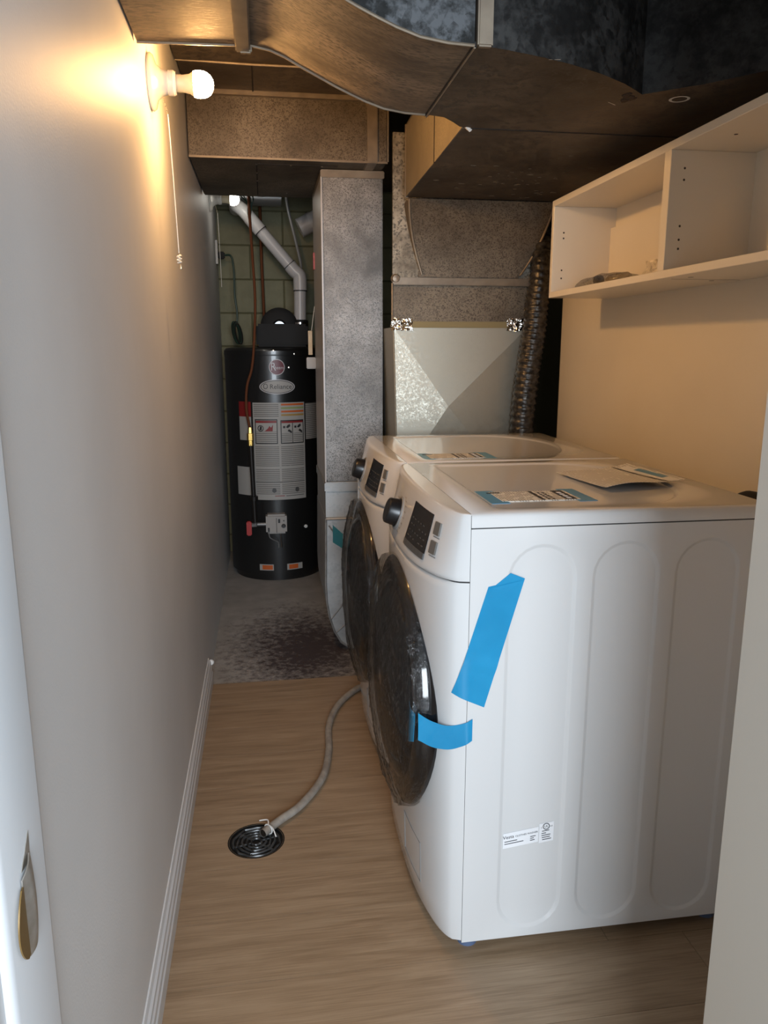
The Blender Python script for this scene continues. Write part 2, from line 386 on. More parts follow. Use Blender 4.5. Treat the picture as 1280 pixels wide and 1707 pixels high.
# ------------------------------------------------------------------ the room shell
XR = 1.396
Y_JAMB, Y_VIN, Y_BACK = .748, 2.91, 5.0
Z_CEIL = 2.24
# vinyl floor: planks laid across the room, drain hole cut out of one
floor = B('floor', 'concrete', None, -.9, 2.1, -2.2, Y_VIN, -.08, -.0065, loc=(0, 0, 0)); struct(floor)
DR = Vector((.194, 1.884, 0)); DRR = .072
rows = []; y = Y_VIN; PW = .1885
while y > -.2: rows.append((y-PW, y)); y -= PW
for k, (a, b) in enumerate(rows):
    cuts = [0.0]; x = random.uniform(.80, 1.15) if b > 1.45 else random.uniform(1.15, 1.3)
    
    while x < XR: cuts.append(x); x += 1.22
    cuts.append(XR)
    for x0, x1 in zip(cuts, cuts[1:]):
        g = .0005; m = MB()
        has = a < DR.y < b and x0 < DR.x < x1
        if has:
            outer = [(x0+g, a+g), (x1-g, a+g), (x1-g, b-g), (x0+g, b-g)]
            hole = [(DR.x+DRR*math.cos(q), DR.y+DRR*math.sin(q)) for q in [2*math.pi*i/40 for i in range(40)]]
            allp = outer+hole
            tri = tessellate_polygon([[Vector((p[0], p[1], 0)) for p in outer], [Vector((p[0], p[1], 0)) for p in hole]])
            n = len(allp); vs = [(p[0], p[1], 0) for p in allp]+[(p[0], p[1], -.006) for p in allp]
            fs = [tuple(t) for t in tri]
            fs += [(i, (i+1) % 4, (i+1) % 4+n, i+n) for i in range(4)]
            fs += [(4+i, 4+(i+1) % 40, 4+(i+1) % 40+n, 4+i+n) for i in range(40)]
            m.add(vs, fs)
        else:
            m.box(x0+g, x1-g, a+g, b-g, -.006, 0)
        m.build('plank', 'vinyl', floor, smooth=False)
slab = B('floor_concrete', 'concrete', None, -.4, 2.1, Y_VIN, Y_BACK+.1, -.08, -.006, loc=(0, 0, 0)); struct(slab)
struct(B('wall_left', 'wall_paint', None, -.10, 0, .63, 4.93, -.006, 2.3))
struct(B('wall_right', 'wall_cream', None, XR, XR+.1, .63, 2.93, -.006, 2.3))
struct(B('wall_right_return', 'wall_paint', None, XR+.1, 2.0, 2.83, 2.93, -.006, 2.3))
struct(B('wall_right_rear', 'mortar', None, 2.0, 2.1, 2.83, Y_BACK+.1, -.006, 2.3))
struct(B('wall_left_rear', 'mortar', None, -.3, -.2, 4.8, Y_BACK+.1, -.006, 2.3))
struct(B('ceiling', 'ceiling_metal', None, -.9, 2.1, .62, Y_BACK+.1, Z_CEIL, Z_CEIL+.06))
# doorway the photo is taken through
struct(B('wall_front_left', 'wall_paint', None, -.9, 0, .63, .74, -.006, 2.3))
struct(B('wall_front_right', 'wall_paint', None, .82, XR, .63, .745, -.006, 2.3))
struct(B('wall_front_header', 'wall_paint', None, 0, .82, .63, .74, 2.04, 2.3))
tl = MB()
prof = [(-.02, .60), (.012, .60), (.012, .618), (.017, .622), (.020, .630), (.020, Y_JAMB-.012), (.018, Y_JAMB-.010), (.018, Y_JAMB-.004), (.016, Y_JAMB), (0.0, Y_JAMB), (0.0, .63), (-.02, .63)]
tl.prism(prof, 0, 2.04, lambda p, q, h: (p, q, h))
struct(tl.build('trim_1', 'trim_white', None))
tr = MB(); tr.prism([(.80, .60), (.86, .60), (.86, .63), (.82, .63), (.82, .785), (.803, .785), (.80, .782)], 0, 2.04, lambda p, q, h: (p, q, h))
struct(tr.build('trim_2', 'jamb_paint', None))
struct(B('trim_3', 'trim_white', None, .02, .80, .60, .745, 2.02, 2.04))
# baseboard with stepped profile
bb = MB()
bp_ = [(0, 0), (.016, 0), (.016, .045), (.0135, .050), (.0135, .068), (.0105, .074), (.0105, .088), (.006, .094), (.003, .104), (0, .104)]
bb.prism(bp_, Y_JAMB+.001, 2.93, lambda p, q, h: (p, h, q))
struct(bb.build('baseboard_left', 'trim_white', None, angle=20))
# painted block wall behind the heater
bw = B('wall_back', 'mortar', None, -.3, 2.1, Y_BACK, Y_BACK+.1, -.006, 2.3, loc=(0, 0, 0)); struct(bw)
zb = -.09; row = 0
while zb < 2.2:
    x = -.3-(.2 if row % 2 else 0)-.11
    while x < 2.0:
        a, b_ = max(x+.003, -.2), min(x+.397, 2.0); z0, z1 = max(zb+.003, -.004), min(zb+.197, 2.23)
        if b_-a > .03 and z1-z0 > .02:
            B('block', 'block_paint', bw, a, b_, Y_BACK-.007-random.random()*.003, Y_BACK+.001, z0, z1, bevel=.003, seg=1)
        x += .4
    zb += .2; row += 1
# ------------------------------------------------------------------ overhead sheet-metal
# large duct crossing above the doorway, dipping to the right
YN, YF = 1.48, 1.90
prof = [(.005, 1.948), (.25, 1.953), (.29, 1.946), (.322, 1.934), (.355, 1.917), (.395, 1.898), (.435, 1.879), (.47, 1.864), (.503, 1.851), (.545, 1.838), (.595, 1.831), (.643, 1.829)]
trunk = empty('overhead_duct', (.4, 1.7, 1.83), 'old brown galvanized duct crossing the ceiling, dipping to the right above the washer', 'duct')
m = MB(); n = len(prof); tz = 2.235
for yy in (YN, YF):
    pass
poly = prof+[(.643, tz), (.005, tz)]
m.prism(poly, YN, YF, lambda p, q, h: (p, h, q))
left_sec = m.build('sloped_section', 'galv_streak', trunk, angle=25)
# the camera-facing side skin of the dipping section
m = MB()
sk = [p for p in prof if p[0] > .24]
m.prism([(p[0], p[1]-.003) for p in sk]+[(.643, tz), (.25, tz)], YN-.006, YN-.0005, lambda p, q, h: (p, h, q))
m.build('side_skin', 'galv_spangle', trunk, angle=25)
# edge hem along the far lower edge
m = MB(); m.tube([(p[0], YF+.001, p[1]-.001) for p in prof], .0035, 6); m.build('edge_hem', 'cleat', trunk)
m = MB(); m.tube([(p[0], YN-.006, p[1]-.003) for p in sk], .003, 6); m.build('edge_hem', 'cleat', trunk)
# right section: flat bottom with a curved throat
Z2 = 1.829
near = [(.646, 1.476), (.71, 1.492), (.778, 1.514), (.85, 1.543), (.925, 1.582), (1.0, 1.632), (1.067, 1.69), (1.12, 1.645), (1.164, 1.609), (1.241, 1.517), (1.385, 1.345)]
far = [(1.385, 1.998), (.765, 1.998), (.745, 1.990), (.72, 1.955), (.69, 1.92), (.646, 1.905)]
m = MB(); m.prism(near+far, Z2, tz, lambda p, q, h: (p, q, h))
m.build('flat_section', 'galv_duct', trunk, angle=25)
m = MB()
pts = near
vs = []; fs = []
for i, p in enumerate(pts):
    a = Vector(pts[max(i-1, 0)]); b_ = Vector(pts[min(i+1, len(pts)-1)]); t = (b_-a).normalized(); nn = Vector((t.y, -t.x))
    if i == 6: nn = Vector((0, -1))
    for z in (Z2-.002, tz-.01): vs.append((p[0]+nn.x*.003, p[1]+nn.y*.003, z))
for i in range(len(pts)-1): fs.append((2*i, 2*i+2, 2*i+3, 2*i+1))
m.add(vs, fs); m.build('side_skin', 'galv_dark', trunk, angle=20)
# drive cleats
m = MB(); m.box(.214, .247, YN, YF+.006, 1.938, 1.953); m.box(.222, .250, YF-.004, YF+.010, 1.936, 1.960); m.build('drive_cleat', 'cleat', trunk, bevel=.003)
m = MB(); m.box(.646, .674, 1.462, 1.476, 1.822, 2.23); m.build('drive_cleat', 'cleat', trunk, bevel=.003)
m = MB(); m.box(.641, .648, YN-.004, YF+.004, 1.824, 1.833); m.build('seam', 'dark_seam', trunk)
m = MB(); m.box(.642, .6455, YN-.004, YF+.004, 1.822, 1.826); m.build('seam_lip', 'cleat', trunk)
# chalky ring and rust mark on the underside
m = MB(); m.lathe([(-.0006, .016), (-.0012, .019), (-.0006, .022)], (1.165, 1.80-.09, Z2), 'z', 28); m.build('chalk_ring', 'dirt_white', trunk)
m = MB()
for k in range(7):
    cx, cy = 1.05+random.uniform(-.012, .012), 1.725+random.uniform(-.03, .03)
    m.prism([(cx+random.uniform(.004, .010)*math.cos(q), cy+random.uniform(.006, .014)*math.sin(q)) for q in [i*math.pi/4 for i in range(8)]], Z2-.0008-.0003*k, Z2, lambda p, q, h: (p, q, h))
m.build('rust_mark', 'dirt_rust', trunk)
for (x, y, l, a) in ((.80, 1.525, .022, -.2), (1.02, 1.75, .03, .6)):
    m = MB(); m.add([(x, y, Z2-.001), (x+l*math.cos(a), y+l*math.sin(a), Z2-.001), (x+l*math.cos(a), y+l*math.sin(a)+.003, Z2-.001), (x, y+.002, Z2-.001)], [(0, 1, 2, 3)])
    m.build('scratch', 'dirt_white', trunk)
# branch box behind it, running back to the furnace plenum
br = empty('branch_duct', (1.05, 2.45, Z2), 'brown sheet metal branch box above the dryer with a bulb-lit left side', 'duct')
XL0, XL1 = .757, .778
m = MB(); m.hexa([(XL0, 2.003, Z2), (1.36, 2.003, Z2), (1.36, 2.90, Z2), (XL1, 2.90, Z2)], [(XL0, 2.003, 2.075), (1.36, 2.003, 2.075), (1.36, 2.90, 2.075), (XL1, 2.90, 2.075)])
m.build('bottom_pan', 'galv_duct', br)
m = MB(); m.hexa([(XL0-.004, 2.003, Z2), (XL0-.0005, 2.003, Z2), (.7665, 2.36, Z2), (.763, 2.36, Z2)], [(XL0-.004, 2.003, 2.06), (XL0-.0005, 2.003, 2.06), (.7665, 2.36, 2.06), (.763, 2.36, 2.06)])
m.build('side_panel', 'galv_bulb_lit', br)
m = MB(); m.hexa([(.763, 2.372, Z2), (.7665, 2.372, Z2), (XL1-.0005, 2.90, Z2), (XL1-.004, 2.90, Z2)], [(.763, 2.372, 2.06), (.7665, 2.372, 2.06), (XL1-.0005, 2.90, 2.06), (XL1-.004, 2.90, 2.06)])
m.build('side_panel', 'galv_bulb_lit', br)
m = MB(); m.box(.7625, .7668, 2.36, 2.372, Z2, 2.06); m.build('seam', 'dark_seam', br)
m = MB(); m.box(XL1-.006, XL1+.004, 2.893, 2.903, Z2-.002, 2.07); m.build('edge_hem', 'cleat', br)
m = MB(); m.box(.77, 1.385, 1.9985, 2.0025, Z2-.0015, Z2+.01); m.build('seam', 'dark_seam', br)
m = MB(); m.tube([(.757, 2.005, Z2+.012), (.775, 2.0, Z2-.003), (.764, 1.995, Z2+.004)], .006, 6); m.build('caulk_blob', 'zip_white', br)
m = MB()
for k in range(46):
    x, y = random.gauss(1.12, .09), random.gauss(2.52, .13)
    if k < 14: x, y = random.gauss(.95, .1), random.gauss(2.62, .12)
    if not (.80 < x < 1.33 and 2.05 < y < 2.87): continue
    rr = random.uniform(.002, .011)
    m.prism([(x+rr*random.uniform(.5, 1.3)*math.cos(q), y+rr*.8*random.uniform(.3, 1.2)*math.sin(q)) for q in [i*math.pi/4 for i in range(8)]], Z2-.0006, Z2, lambda p, q, h: (p, q, h))
o = m.build('chalky_spots', 'chalk_spot', br); o['kind'] = 'stuff'
# plenum over the furnace
pl = empty('furnace_plenum', (1.01, 3.0, .8), 'stacked sheet metal furnace plenum with flanges and bright new lower section behind dryer', 'plenum')
PX0, PX1, PY = .745, 1.285, 3.0
def frame_panel(name, mat, z0, z1, x0=PX0, x1=PX1, y=PY, t=.012, **kw):
    return B(name, mat, pl, x0, x1, y, y+t, z0, z1, **kw)
frame_panel('upper_face', 'galv_strip', 1.56, 2.07)
frame_panel('middle_face', 'galv_old', 1.40, 1.562, y=PY-.004)
B('core', 'galv_old', pl, .87, PX1, PY+.012, 3.62, .80, 2.07)
m = MB(); m.box(PX0-.002, PX1-.004, PY-.022, PY-.004, 1.533, 1.560); m.build('flange', 'cleat', pl, bevel=.003)
m = MB(); m.box(.842, 1.236, PY-.012, PY, 1.562, 1.585); m.build('flange', 'galv_old', pl, bevel=.002)
m = MB(); m.lathe([(-.022, .002), (-.020, .013), (-.010, .018), (0, .018)], (PX0+.01, PY-.004, 1.555), 'y', 18, cap=True); m.build('corner_knob', 'cleat', pl)
B('corner_clip', 'cleat', pl, 1.272, 1.296, PY-.024, PY+.01, 1.528, 1.562, bevel=.004)
m = MB(); m.tube([(PX0-.002, PY-.004, z) for z in (1.40, 1.54)], .004, 8); m.build('edge_hem', 'cleat', pl)
# concave throat under the branch box
def throat(u, v):
    z = Z2-.004-(Z2-.004-1.572)*v
    y = 2.895+.092*v+.018*math.sin(math.pi*v)
    xl = .788+.067*v**1.2-.004*math.sin(math.pi*v); xr = 1.335-.02*v-.075*v**2.2
    return (xl+(xr-xl)*u, y, z)
m = MB(); m.grid(throat, 14, 14, thick=-.004); m.build('throat', 'galv_old', pl)
m = MB(); m.tube([throat(1, i/14) for i in range(15)], .004, 6); m.build('edge_hem', 'cleat', pl)
m = MB(); m.tube([throat(0, i/14) for i in range(15)], .005, 6); m.build('edge_hem', 'cleat', pl)
for s_, uu in ((-1, 0), (1, 1)):
    P0 = [Vector(throat(uu, i/14)) for i in range(15)]
    vs = []; m = MB()
    for p in P0: vs += [p, Vector((p.x, PY, p.z))]
    m.add(vs, [(2*i, 2*i+2, 2*i+3, 2*i+1) for i in range(14)])
    m.build('throat_side', 'galv_old', pl)
# bright new transition with a cross-broken face
B('gap_strip', 'tan_gap', pl, PX0+.002, PX1-.004, PY-.003, PY+.02, 1.376, 1.402)
tx = lambda z: (PX0+.004+(1.378-z)*.034, PX1-.002-(1.378-z)*.092)
zt, zb_ = 1.378, .77
(a0, a1), (b0, b1) = tx(zt), tx(zb_)
cz = 1.075; cxx = .965
m = MB(); yb = PY+.03
vs = [(a0, PY, zt), (a1, PY, zt), (b1, PY+.02, zb_), (b0, PY+.02, zb_), (cxx, PY-.016, cz), (a0, yb+.3, zt), (a1, yb+.3, zt), (b1, yb+.3, zb_), (b0, yb+.3, zb_)]
m.add(vs, [(0, 1, 4), (1, 2, 4), (2, 3, 4), (3, 0, 4), (0, 5, 6, 1), (1, 6, 7, 2), (2, 7, 8, 3), (3, 8, 5, 0), (5, 8, 7, 6)])
m.build('transition', 'galv_new', pl, angle=1, smooth=False)
for (p, q) in (((a0, PY, zt), (b0, PY+.02, zb_)), ((a1, PY, zt), (b1, PY+.02, zb_))): m = MB(); m.tube([p, q], .003, 6); m.build('edge_hem', 'galv_new', pl)
def crumple(x0, x1, z0, z1, y, seed):
    def fn(u, v):
        x = x0+(x1-x0)*u; z = z0+(z1-z0)*v
        q = noise.noise(Vector((x*70+seed, z*70, seed)))*.007
        q2 = noise.noise(Vector((x*40, z*40+seed, 3)))*.006
        return (x+q2, y-.006+q, z+q)
    return fn
for nm, (x0, x1, sd) in {'a': (.738, .822, 3), 'b': (1.196, 1.292, 9)}.items():
    m = MB(); m.grid(crumple(x0, x1, 1.366, 1.412, PY, sd), 14, 8, thick=-.001); m.build('foil_tape', 'foil', pl, angle=15)
B('furnace_cabinet', 'furnace', pl, .72, 1.31, 2.96, 3.66, -.006, .775, bevel=.008)
B('furnace_door', 'furnace', pl, .74, 1.29, 2.945, 2.96, .12, .74, bevel=.006)
# crossing duct under the ceiling
cd = empty('crossing_duct', (.38, 3.48, 1.985), 'speckled brown box duct crossing between left wall and column behind the near bulb', 'duct')
CX1 = .742
B('body', 'galv_old', cd, .006, .668, 3.11, 3.86, 1.988, 2.205, bevel=.004)
B('end_cap', 'galv_old', cd, .700, CX1, 3.11, 3.86, 1.988, 2.205, bevel=.004)
B('drive_cleat', 'cleat', cd, .664, .704, 3.098, 3.87, 1.985, 2.20, bevel=.003)
B('top_flange', 'cleat', cd, .006, .664, 3.085, 3.112, 2.196, 2.214, bevel=.003)
B('bottom_hem', 'cleat', cd, .006, CX1, 3.106, 3.112, 1.984, 1.991)
B('edge_hem', 'cleat', cd, CX1-.002, CX1+.004, 3.104, 3.114, 1.99, 2.20)
for (x, y) in ((.25, 3.2), (.25, 3.35), (.25, 3.5), (.38, 3.2), (.50, 3.2), (.38, 3.75), (.5, 3.75), (.56, 3.3)):
    m = MB(); m.lathe([(-.004, .001), (-.003, .0035), (0, .004)], (x, y, 1.988), 'z', 8); m.build('screw', 'screw', cd)
m = MB(); m.box(.25, .56, 3.19, 3.194, 1.9855, 1.989); m.box(.248, .252, 3.19, 3.80, 1.9855, 1.989); m.build('seam', 'dark_seam', cd)
# joist pan seams above
jp = empty('joist_pan', (.4, 2.8, Z_CEIL), 'brown sheet metal joist pan with a bright hem above the bulb', 'duct')
B('panel', 'galv_duct', jp, .006, .75, 1.94, 2.745, Z_CEIL-.05, Z_CEIL-.044)
B('panel', 'galv_duct', jp, .006, .75, 2.75, 3.08, Z_CEIL-.03, Z_CEIL-.002)
m = MB(); m.tube([(.006, 2.748, Z_CEIL-.048), (.245, 2.748, Z_CEIL-.052), (.75, 2.748, Z_CEIL-.05)], .0045, 6); m.build('hem', 'cleat', jp)
B('seam', 'dark_seam', jp, .243, .247, 2.755, 3.085, Z_CEIL-.033, Z_CEIL-.029)
# vertical return duct
vd = empty('vertical_duct', (.62, 3.5, 0), 'tall speckled grey metal duct standing between water heater and furnace', 'duct')
B('shaft', 'galv_column', vd, .502, .745, 3.25, 3.75, .742, 1.986, bevel=.005)
B('top_collar', 'cleat', vd, .496, .750, 3.240, 3.756, 1.958, 1.986, bevel=.003)
B('side_plate', 'pvc', vd, .496, .502, 3.245, 3.752, .742, 1.96)
B('bottom_collar', 'galv_boot', vd, .492, .75, 3.225, 3.77, .700, .742, bevel=.004)
B('boot_neck', 'galv_boot', vd, .496, .745, 3.235, 3.76, .585, .702, bevel=.004)
pr = [(.494, .59), (.489, .30), (.492, .22), (.503, .15), (.523, .085), (.552, .032), (.60, -.004), (.712, -.004), (.712, .59)]
m = MB(); m.prism(pr, 3.205, 3.77, lambda p, q, h: (p, h, q)); m.build('boot', 'galv_boot', vd, bevel=.004, seg=1)
m = MB()
m.tube([(p[0], 3.203, p[1]) for p in pr[:7]], .005, 6); m.build('boot_hem', 'galv_boot', vd)
m = MB(); m.tube([(.494, 3.203, .588), (.712, 3.203, .588)], .005, 6); m.build('boot_hem', 'galv_boot', vd)
for a, b_ in (((.505, .56), (.60, .42)), ((.51, .14), (.66, .33)), ((.53, .075), (.68, .21))): m = MB(); m.tube([(a[0], 3.2045, a[1]), (b_[0], 3.2045, b_[1])], .0035, 5); m.build('boot_crease', 'galv_boot', vd)
# ------------------------------------------------------------------ flexible dryer vent hose
pth = smooth_path([(1.342, 3.10, 1.90), (1.338, 3.02, 1.74), (1.316, 2.955, 1.60), (1.298, 2.94, 1.47), (1.290, 2.94, 1.36), (1.276, 2.94, 1.25), (1.262, 2.94, 1.12), (1.254, 2.94, .97), (1.25, 2.90, .80), (1.25, 2.86, .60), (1.25, 2.85, .45)], 16)
rs = [.0385+.007*min(1, i/90.)+(.0045 if i % 3 == 0 else (-.0025 if i % 3 == 1 else .001)) for i in range(len(pth))]
m = MB(); m.tube(pth, .04, 20, rs=rs)
fh = m.build('flexible_hose', 'flex_hose', None, angle=80, loc=(1.25, 2.86, .45)); tag(fh, 'dark corrugated flexible vent hose hanging between furnace plenum and right wall', 'hose')
# ------------------------------------------------------------------ wall lamps
def wall_lamp(y, z, label, bulbmat, chain_end, cord_dx, hasknot):
    t = empty('wall_lamp', (0, y, z), label, 'lamp')
    sc = 1.0
    m = MB(); m.lathe([(.0006, .0), (.0006, .062), (.006, .064), (.012, .060), (.018, .040), (.030, .030), (.044, .0265), (.046, .025)], (0, y, z), 'x', 32)
    m.build('lamp_base', 'porcelain', t, angle=40)
    m = MB(); m.lathe([(.044, .0255), (.046, .0285), (.058, .0285), (.060, .0265), (.064, .0255)], (0, y, z), 'x', 28); m.build('socket_ring', 'porcelain', t)
    m = MB(); m.lathe([(.055, .0), (.062, .020), (.080, .0195), (.096, .022), (.104, .0275), (.1055, .0285), (.106, .028)], (0, y, z), 'x', 28)
    m.build('bulb_collar', 'bulb_collar', t)
    pr = [(.1055, .0282)]+[(.121+.030*math.sin(q)*1.0, .0305*math.cos(q)) for q in [(-.5+1.5*i/12.)*math.pi/2*.98+(0 if i else 0) for i in range(4, 13)]]
    pr = [(.1055, .0283), (.110, .0298), (.116, .0307), (.122, .0308), (.130, .0298), (.138, .027), (.145, .0222), (.150, .0155), (.153, .008), (.154, 0)]
    m = MB(); m.lathe(pr, (0, y, z), 'x', 28); m.build('bulb', bulbmat, t)
    m = MB()
    n = 9
    for k in range(n):
        zz = z-.034-k*.0042
        m.lathe([(-.0019, 0), (-.0013, .0014), (0, .0019), (.0013, .0014), (.0019, 0)], (.030+.001*k, y+.004, zz), 'z', 8)
    m.build('pull_chain', 'chain', t)
    m = MB()
    ze = chain_end
    m.tube(smooth_path([(.039, y+.004, z-.07), (.041, y+.006+cord_dx*.4, (z-.07)*.6+ze*.4), (.042, y+.008+cord_dx, ze)], 5), .0014, 6); m.build('pull_cord', 'cord_white', t)
    if hasknot:
        m = MB()
        pts = [(.042+.005*math.sin(i*1.3), y+cord_dx+.008+.005*math.cos(i*1.1), ze-.004-.0016*i) for i in range(14)]
        m.tube(smooth_path(pts, 3), .0018, 6); m.build('cord_knot', 'cord_white', t)
        m = MB(); m.lathe([(0, .003), (-.006, .0045), (-.012, .0045), (-.013, .001)], (.045, y+cord_dx+.012, ze-.028), 'z', 10); m.build('cord_pull', 'chain', t)
    return t
wall_lamp(2.125, 1.935, 'white porcelain wall lamp with a lit warm bulb under the overhead duct, pull chain', 'bulb_warm', 1.545, .06, True)
wall_lamp(4.33, 2.055, 'small lit bulb on the wall above the water heater, long pull string', 'bulb_cool', 1.62, .05, False)
# ------------------------------------------------------------------ wall cabinet on the right
CXF, CZ0, CZ1, CY0, CY1, T = 1.18, 1.459, 1.757, 1.03, 2.502, .018
cb = empty('wall_cabinet', (XR, 1.75, CZ0), 'open cream wall cabinet with two bays hung on the right wall', 'cabinet')
xb = XR-.001
B('bottom_board', 'melamine', cb, CXF, xb, CY0, CY1, CZ0, CZ0+T, bevel=.001, seg=1)
B('top_board', 'melamine', cb, CXF, xb, CY0, CY1, CZ1-T, CZ1, bevel=.001, seg=1)
B('side_board', 'melamine', cb, CXF, xb, CY1-T, CY1, CZ0+T, CZ1-T, bevel=.001, seg=1)
B('side_board', 'melamine', cb, CXF, xb, CY0, CY0+T, CZ0+T, CZ1-T, bevel=.001, seg=1)
B('divider', 'melamine', cb, CXF, xb, 1.756, 1.786, CZ0+T, CZ1-T, bevel=.001, seg=1)
B('back_board', 'melamine', cb, xb-.006, xb-.0005, CY0+T, 1.756, CZ0+T, CZ1-T)
B('back_board', 'melamine', cb, xb-.006, xb-.0005, 1.786, CY1-T, CZ0+T, CZ1-T)
B('hanging_rail', 'melamine', cb, xb-.022, xb-.006, 1.786, CY1-T, CZ0+T, CZ0+T+.20)
B('seam', 'enamel_dark_gap', cb, CXF+.03, xb-.01, 1.7705, 1.7715, CZ0-.0004, CZ0+.001)
for (x, z, yy, s_) in [(1.215, 1.66, CY1-T, -1), (1.215, 1.643, CY1-T, -1), (1.213, 1.545, CY1-T, -1), (1.213, 1.52, CY1-T, -1),
                       (1.215, 1.70, 1.756, -1), (1.215, 1.675, 1.756, -1), (1.213, 1.575, 1.756, -1), (1.213, 1.545, 1.756, -1), (1.213, 1.525, 1.756, -1)]:
    m = MB(); m.lathe([(-.0006, .0), (-.0006, .0024), (0, .0028)], (x, yy, z), 'y', 10); m.build('pin_hole', 'pin_hole', cb)
m = MB(); m.lathe([(-.0006, 0), (-.0006, .004), (0, .0045)], (1.25, 1.62, CZ1-T), 'z', 12); m.build('pin_hole', 'pin_hole', cb)
for (x, y) in ((1.23, 1.72), (1.33, 1.80)):
    m = MB(); m.lathe([(-.0006, 0), (-.0006, .006), (0, .0062)], (x, y, CZ0), 'z', 12); m.build('cam_cap', 'button_grey', cb)
# bag of fittings on the cabinet floor
zc = CZ0+T+.001
bg = empty('hardware_bag', (1.25, 2.2, zc), 'small clear plastic bag of metal fittings lying in the far cabinet bay', 'bag')
def bagf(u, v):
    q = 2*math.pi*u; y = 1.98+.42*v; s_ = math.sin(math.pi*v)**.5+.02
    rr = 1+.45*noise.noise(Vector((math.cos(q)*1.6, math.sin(q)*1.6, y*16)))
    return (1.232+.034*s_*rr*math.cos(q), y, zc+.0135*s_*rr*math.sin(q)+.0145*s_+.001)
m = MB(); m.grid(bagf, 24, 30); m.build('bag_film', 'bag_film', bg, angle=25)
m = MB(); m.lathe([(0, .002), (.001, .013), (.02, .013), (.021, .005), (.04, .005)], (1.222, 2.20, zc+.0145), 'y', 16, cap=True); m.build('bolt', 'bolt_dark', bg)
m = MB(); m.lathe([(0, .003), (.02, .010), (.12, .012), (.15, .004)], (1.232, 2.03, zc+.0135), 'y', 16, cap=True); m.build('mesh_sleeve', 'mesh_beige', bg)
def flap(u, v):
    y = 1.93+.07*u; z = zc+.001+.045*v
    return (1.25+.018*noise.noise(Vector((y*60, z*60, 2)))+.012*v, y, z)
m = MB(); m.grid(flap, 10, 8); m.build('bag_flap', 'bag_film', bg, angle=20)
# ------------------------------------------------------------------ washer and dryer
W, XS, XB, ZT = .686, .640, 1.275, .9865
P_, Q_ = 2.5, .45
def bow(t): return max(0., 1-abs(t)**P_)**Q_
PAN = [(.9865, .0), (.9865, .034), (.9855, .042), (.982, .0465), (.976, .050), (.93, .064), (.885, .078), (.868, .0832), (.860, .086), (.856, .085), (.852, .078), (.850, .0)]
FRO = [(.8485, .0), (.8485, .073), (.846, .080), (.842, .0835), (.83, .085), (.7, .086), (.5, .086), (.25, .084), (.10, .080), (.05, .077), (.038, .070), (.034, .0)]
def D_at(tab, z):
    for (z0, d0), (z1, d1) in zip(tab, tab[1:]):
        if z1 <= z <= z0 and z0 != z1: return d0+(d1-d0)*(z0-z)/(z0-z1)
    return tab[0][1]
def loft(tab, y0, dip):
    ts = [math.sin(math.pi/2*(-1+2*i/48)) for i in range(49)]
    ts = [(.55*t+.45*(-1+2*i/48)) for i, t in enumerate(ts)]
    vs = []; fs = []; n = 49
    for k, (z, D) in enumerate(tab):
        for t in ts:
            zz = z-dip*(1-t*t)*max(0, min(1, 1-abs(z-.852)/.05))
            vs.append((XS-D*bow(t), y0+W/2+t*W/2, zz))
    for i in range(len(tab)-1):
        for j in range(n-1): fs.append((i*n+j, i*n+j+1, (i+1)*n+j+1, (i+1)*n+j))
    m = MB(); m.add(vs, fs); return m
def stadium(cx, cz, hw, hh, n=12):
    out = []
    for k in range(n+1): q = math.pi*k/n; out.append((cx+hw*math.cos(q), cz+(hh-hw)+hw*math.sin(q)))
    for k in range(n+1): q = math.pi+math.pi*k/n; out.append((cx+hw*math.cos(q), cz-(hh-hw)+hw*math.sin(q)))
    return out
def embossed(m, outer, holes, fn, depth, bw_):
    """flat panel with recessed, chamfered shapes; fn(p, q, d) -> 3-d"""
    polys = [outer]+holes
    tri = tessellate_polygon([[Vector((p[0], p[1], 0)) for p in pl_] for pl_ in polys])
    flat = [p for pl_ in polys for p in pl_]
    m.add([fn(p[0], p[1], 0) for p in flat], [tuple(t) for t in tri])
    for h in holes:
        c = (sum(p[0] for p in h)/len(h), sum(p[1] for p in h)/len(h)); n = len(h); rings = []
        for k, (ins, d) in enumerate(((0, 0), (bw_*.25, depth*.15), (bw_*.75, depth*.85), (bw_, depth))):
            ring = []
            for i in range(n):
                a, b_ = Vector(h[i-1]), Vector(h[(i+1) % n]); t = (b_-a).normalized(); nn = Vector((-t.y, t.x))
                if nn.dot(Vector(c)-Vector(h[i])) < 0: nn = -nn
                p = Vector(h[i])+nn*ins; ring.append(fn(p.x, p.y, d))
            rings.append(ring)
        vs = [p for r_ in rings for p in r_]
        fs = [(k*n+i, k*n+(i+1) % n, (k+1)*n+(i+1) % n, (k+1)*n+i) for k in range(3) for i in range(n)]
        m.add(vs, fs)
        tri = tessellate_polygon([[Vector((p[0], p[1], 0)) for p in h]])
        m.add(rings[-1], [tuple(t) for t in tri])
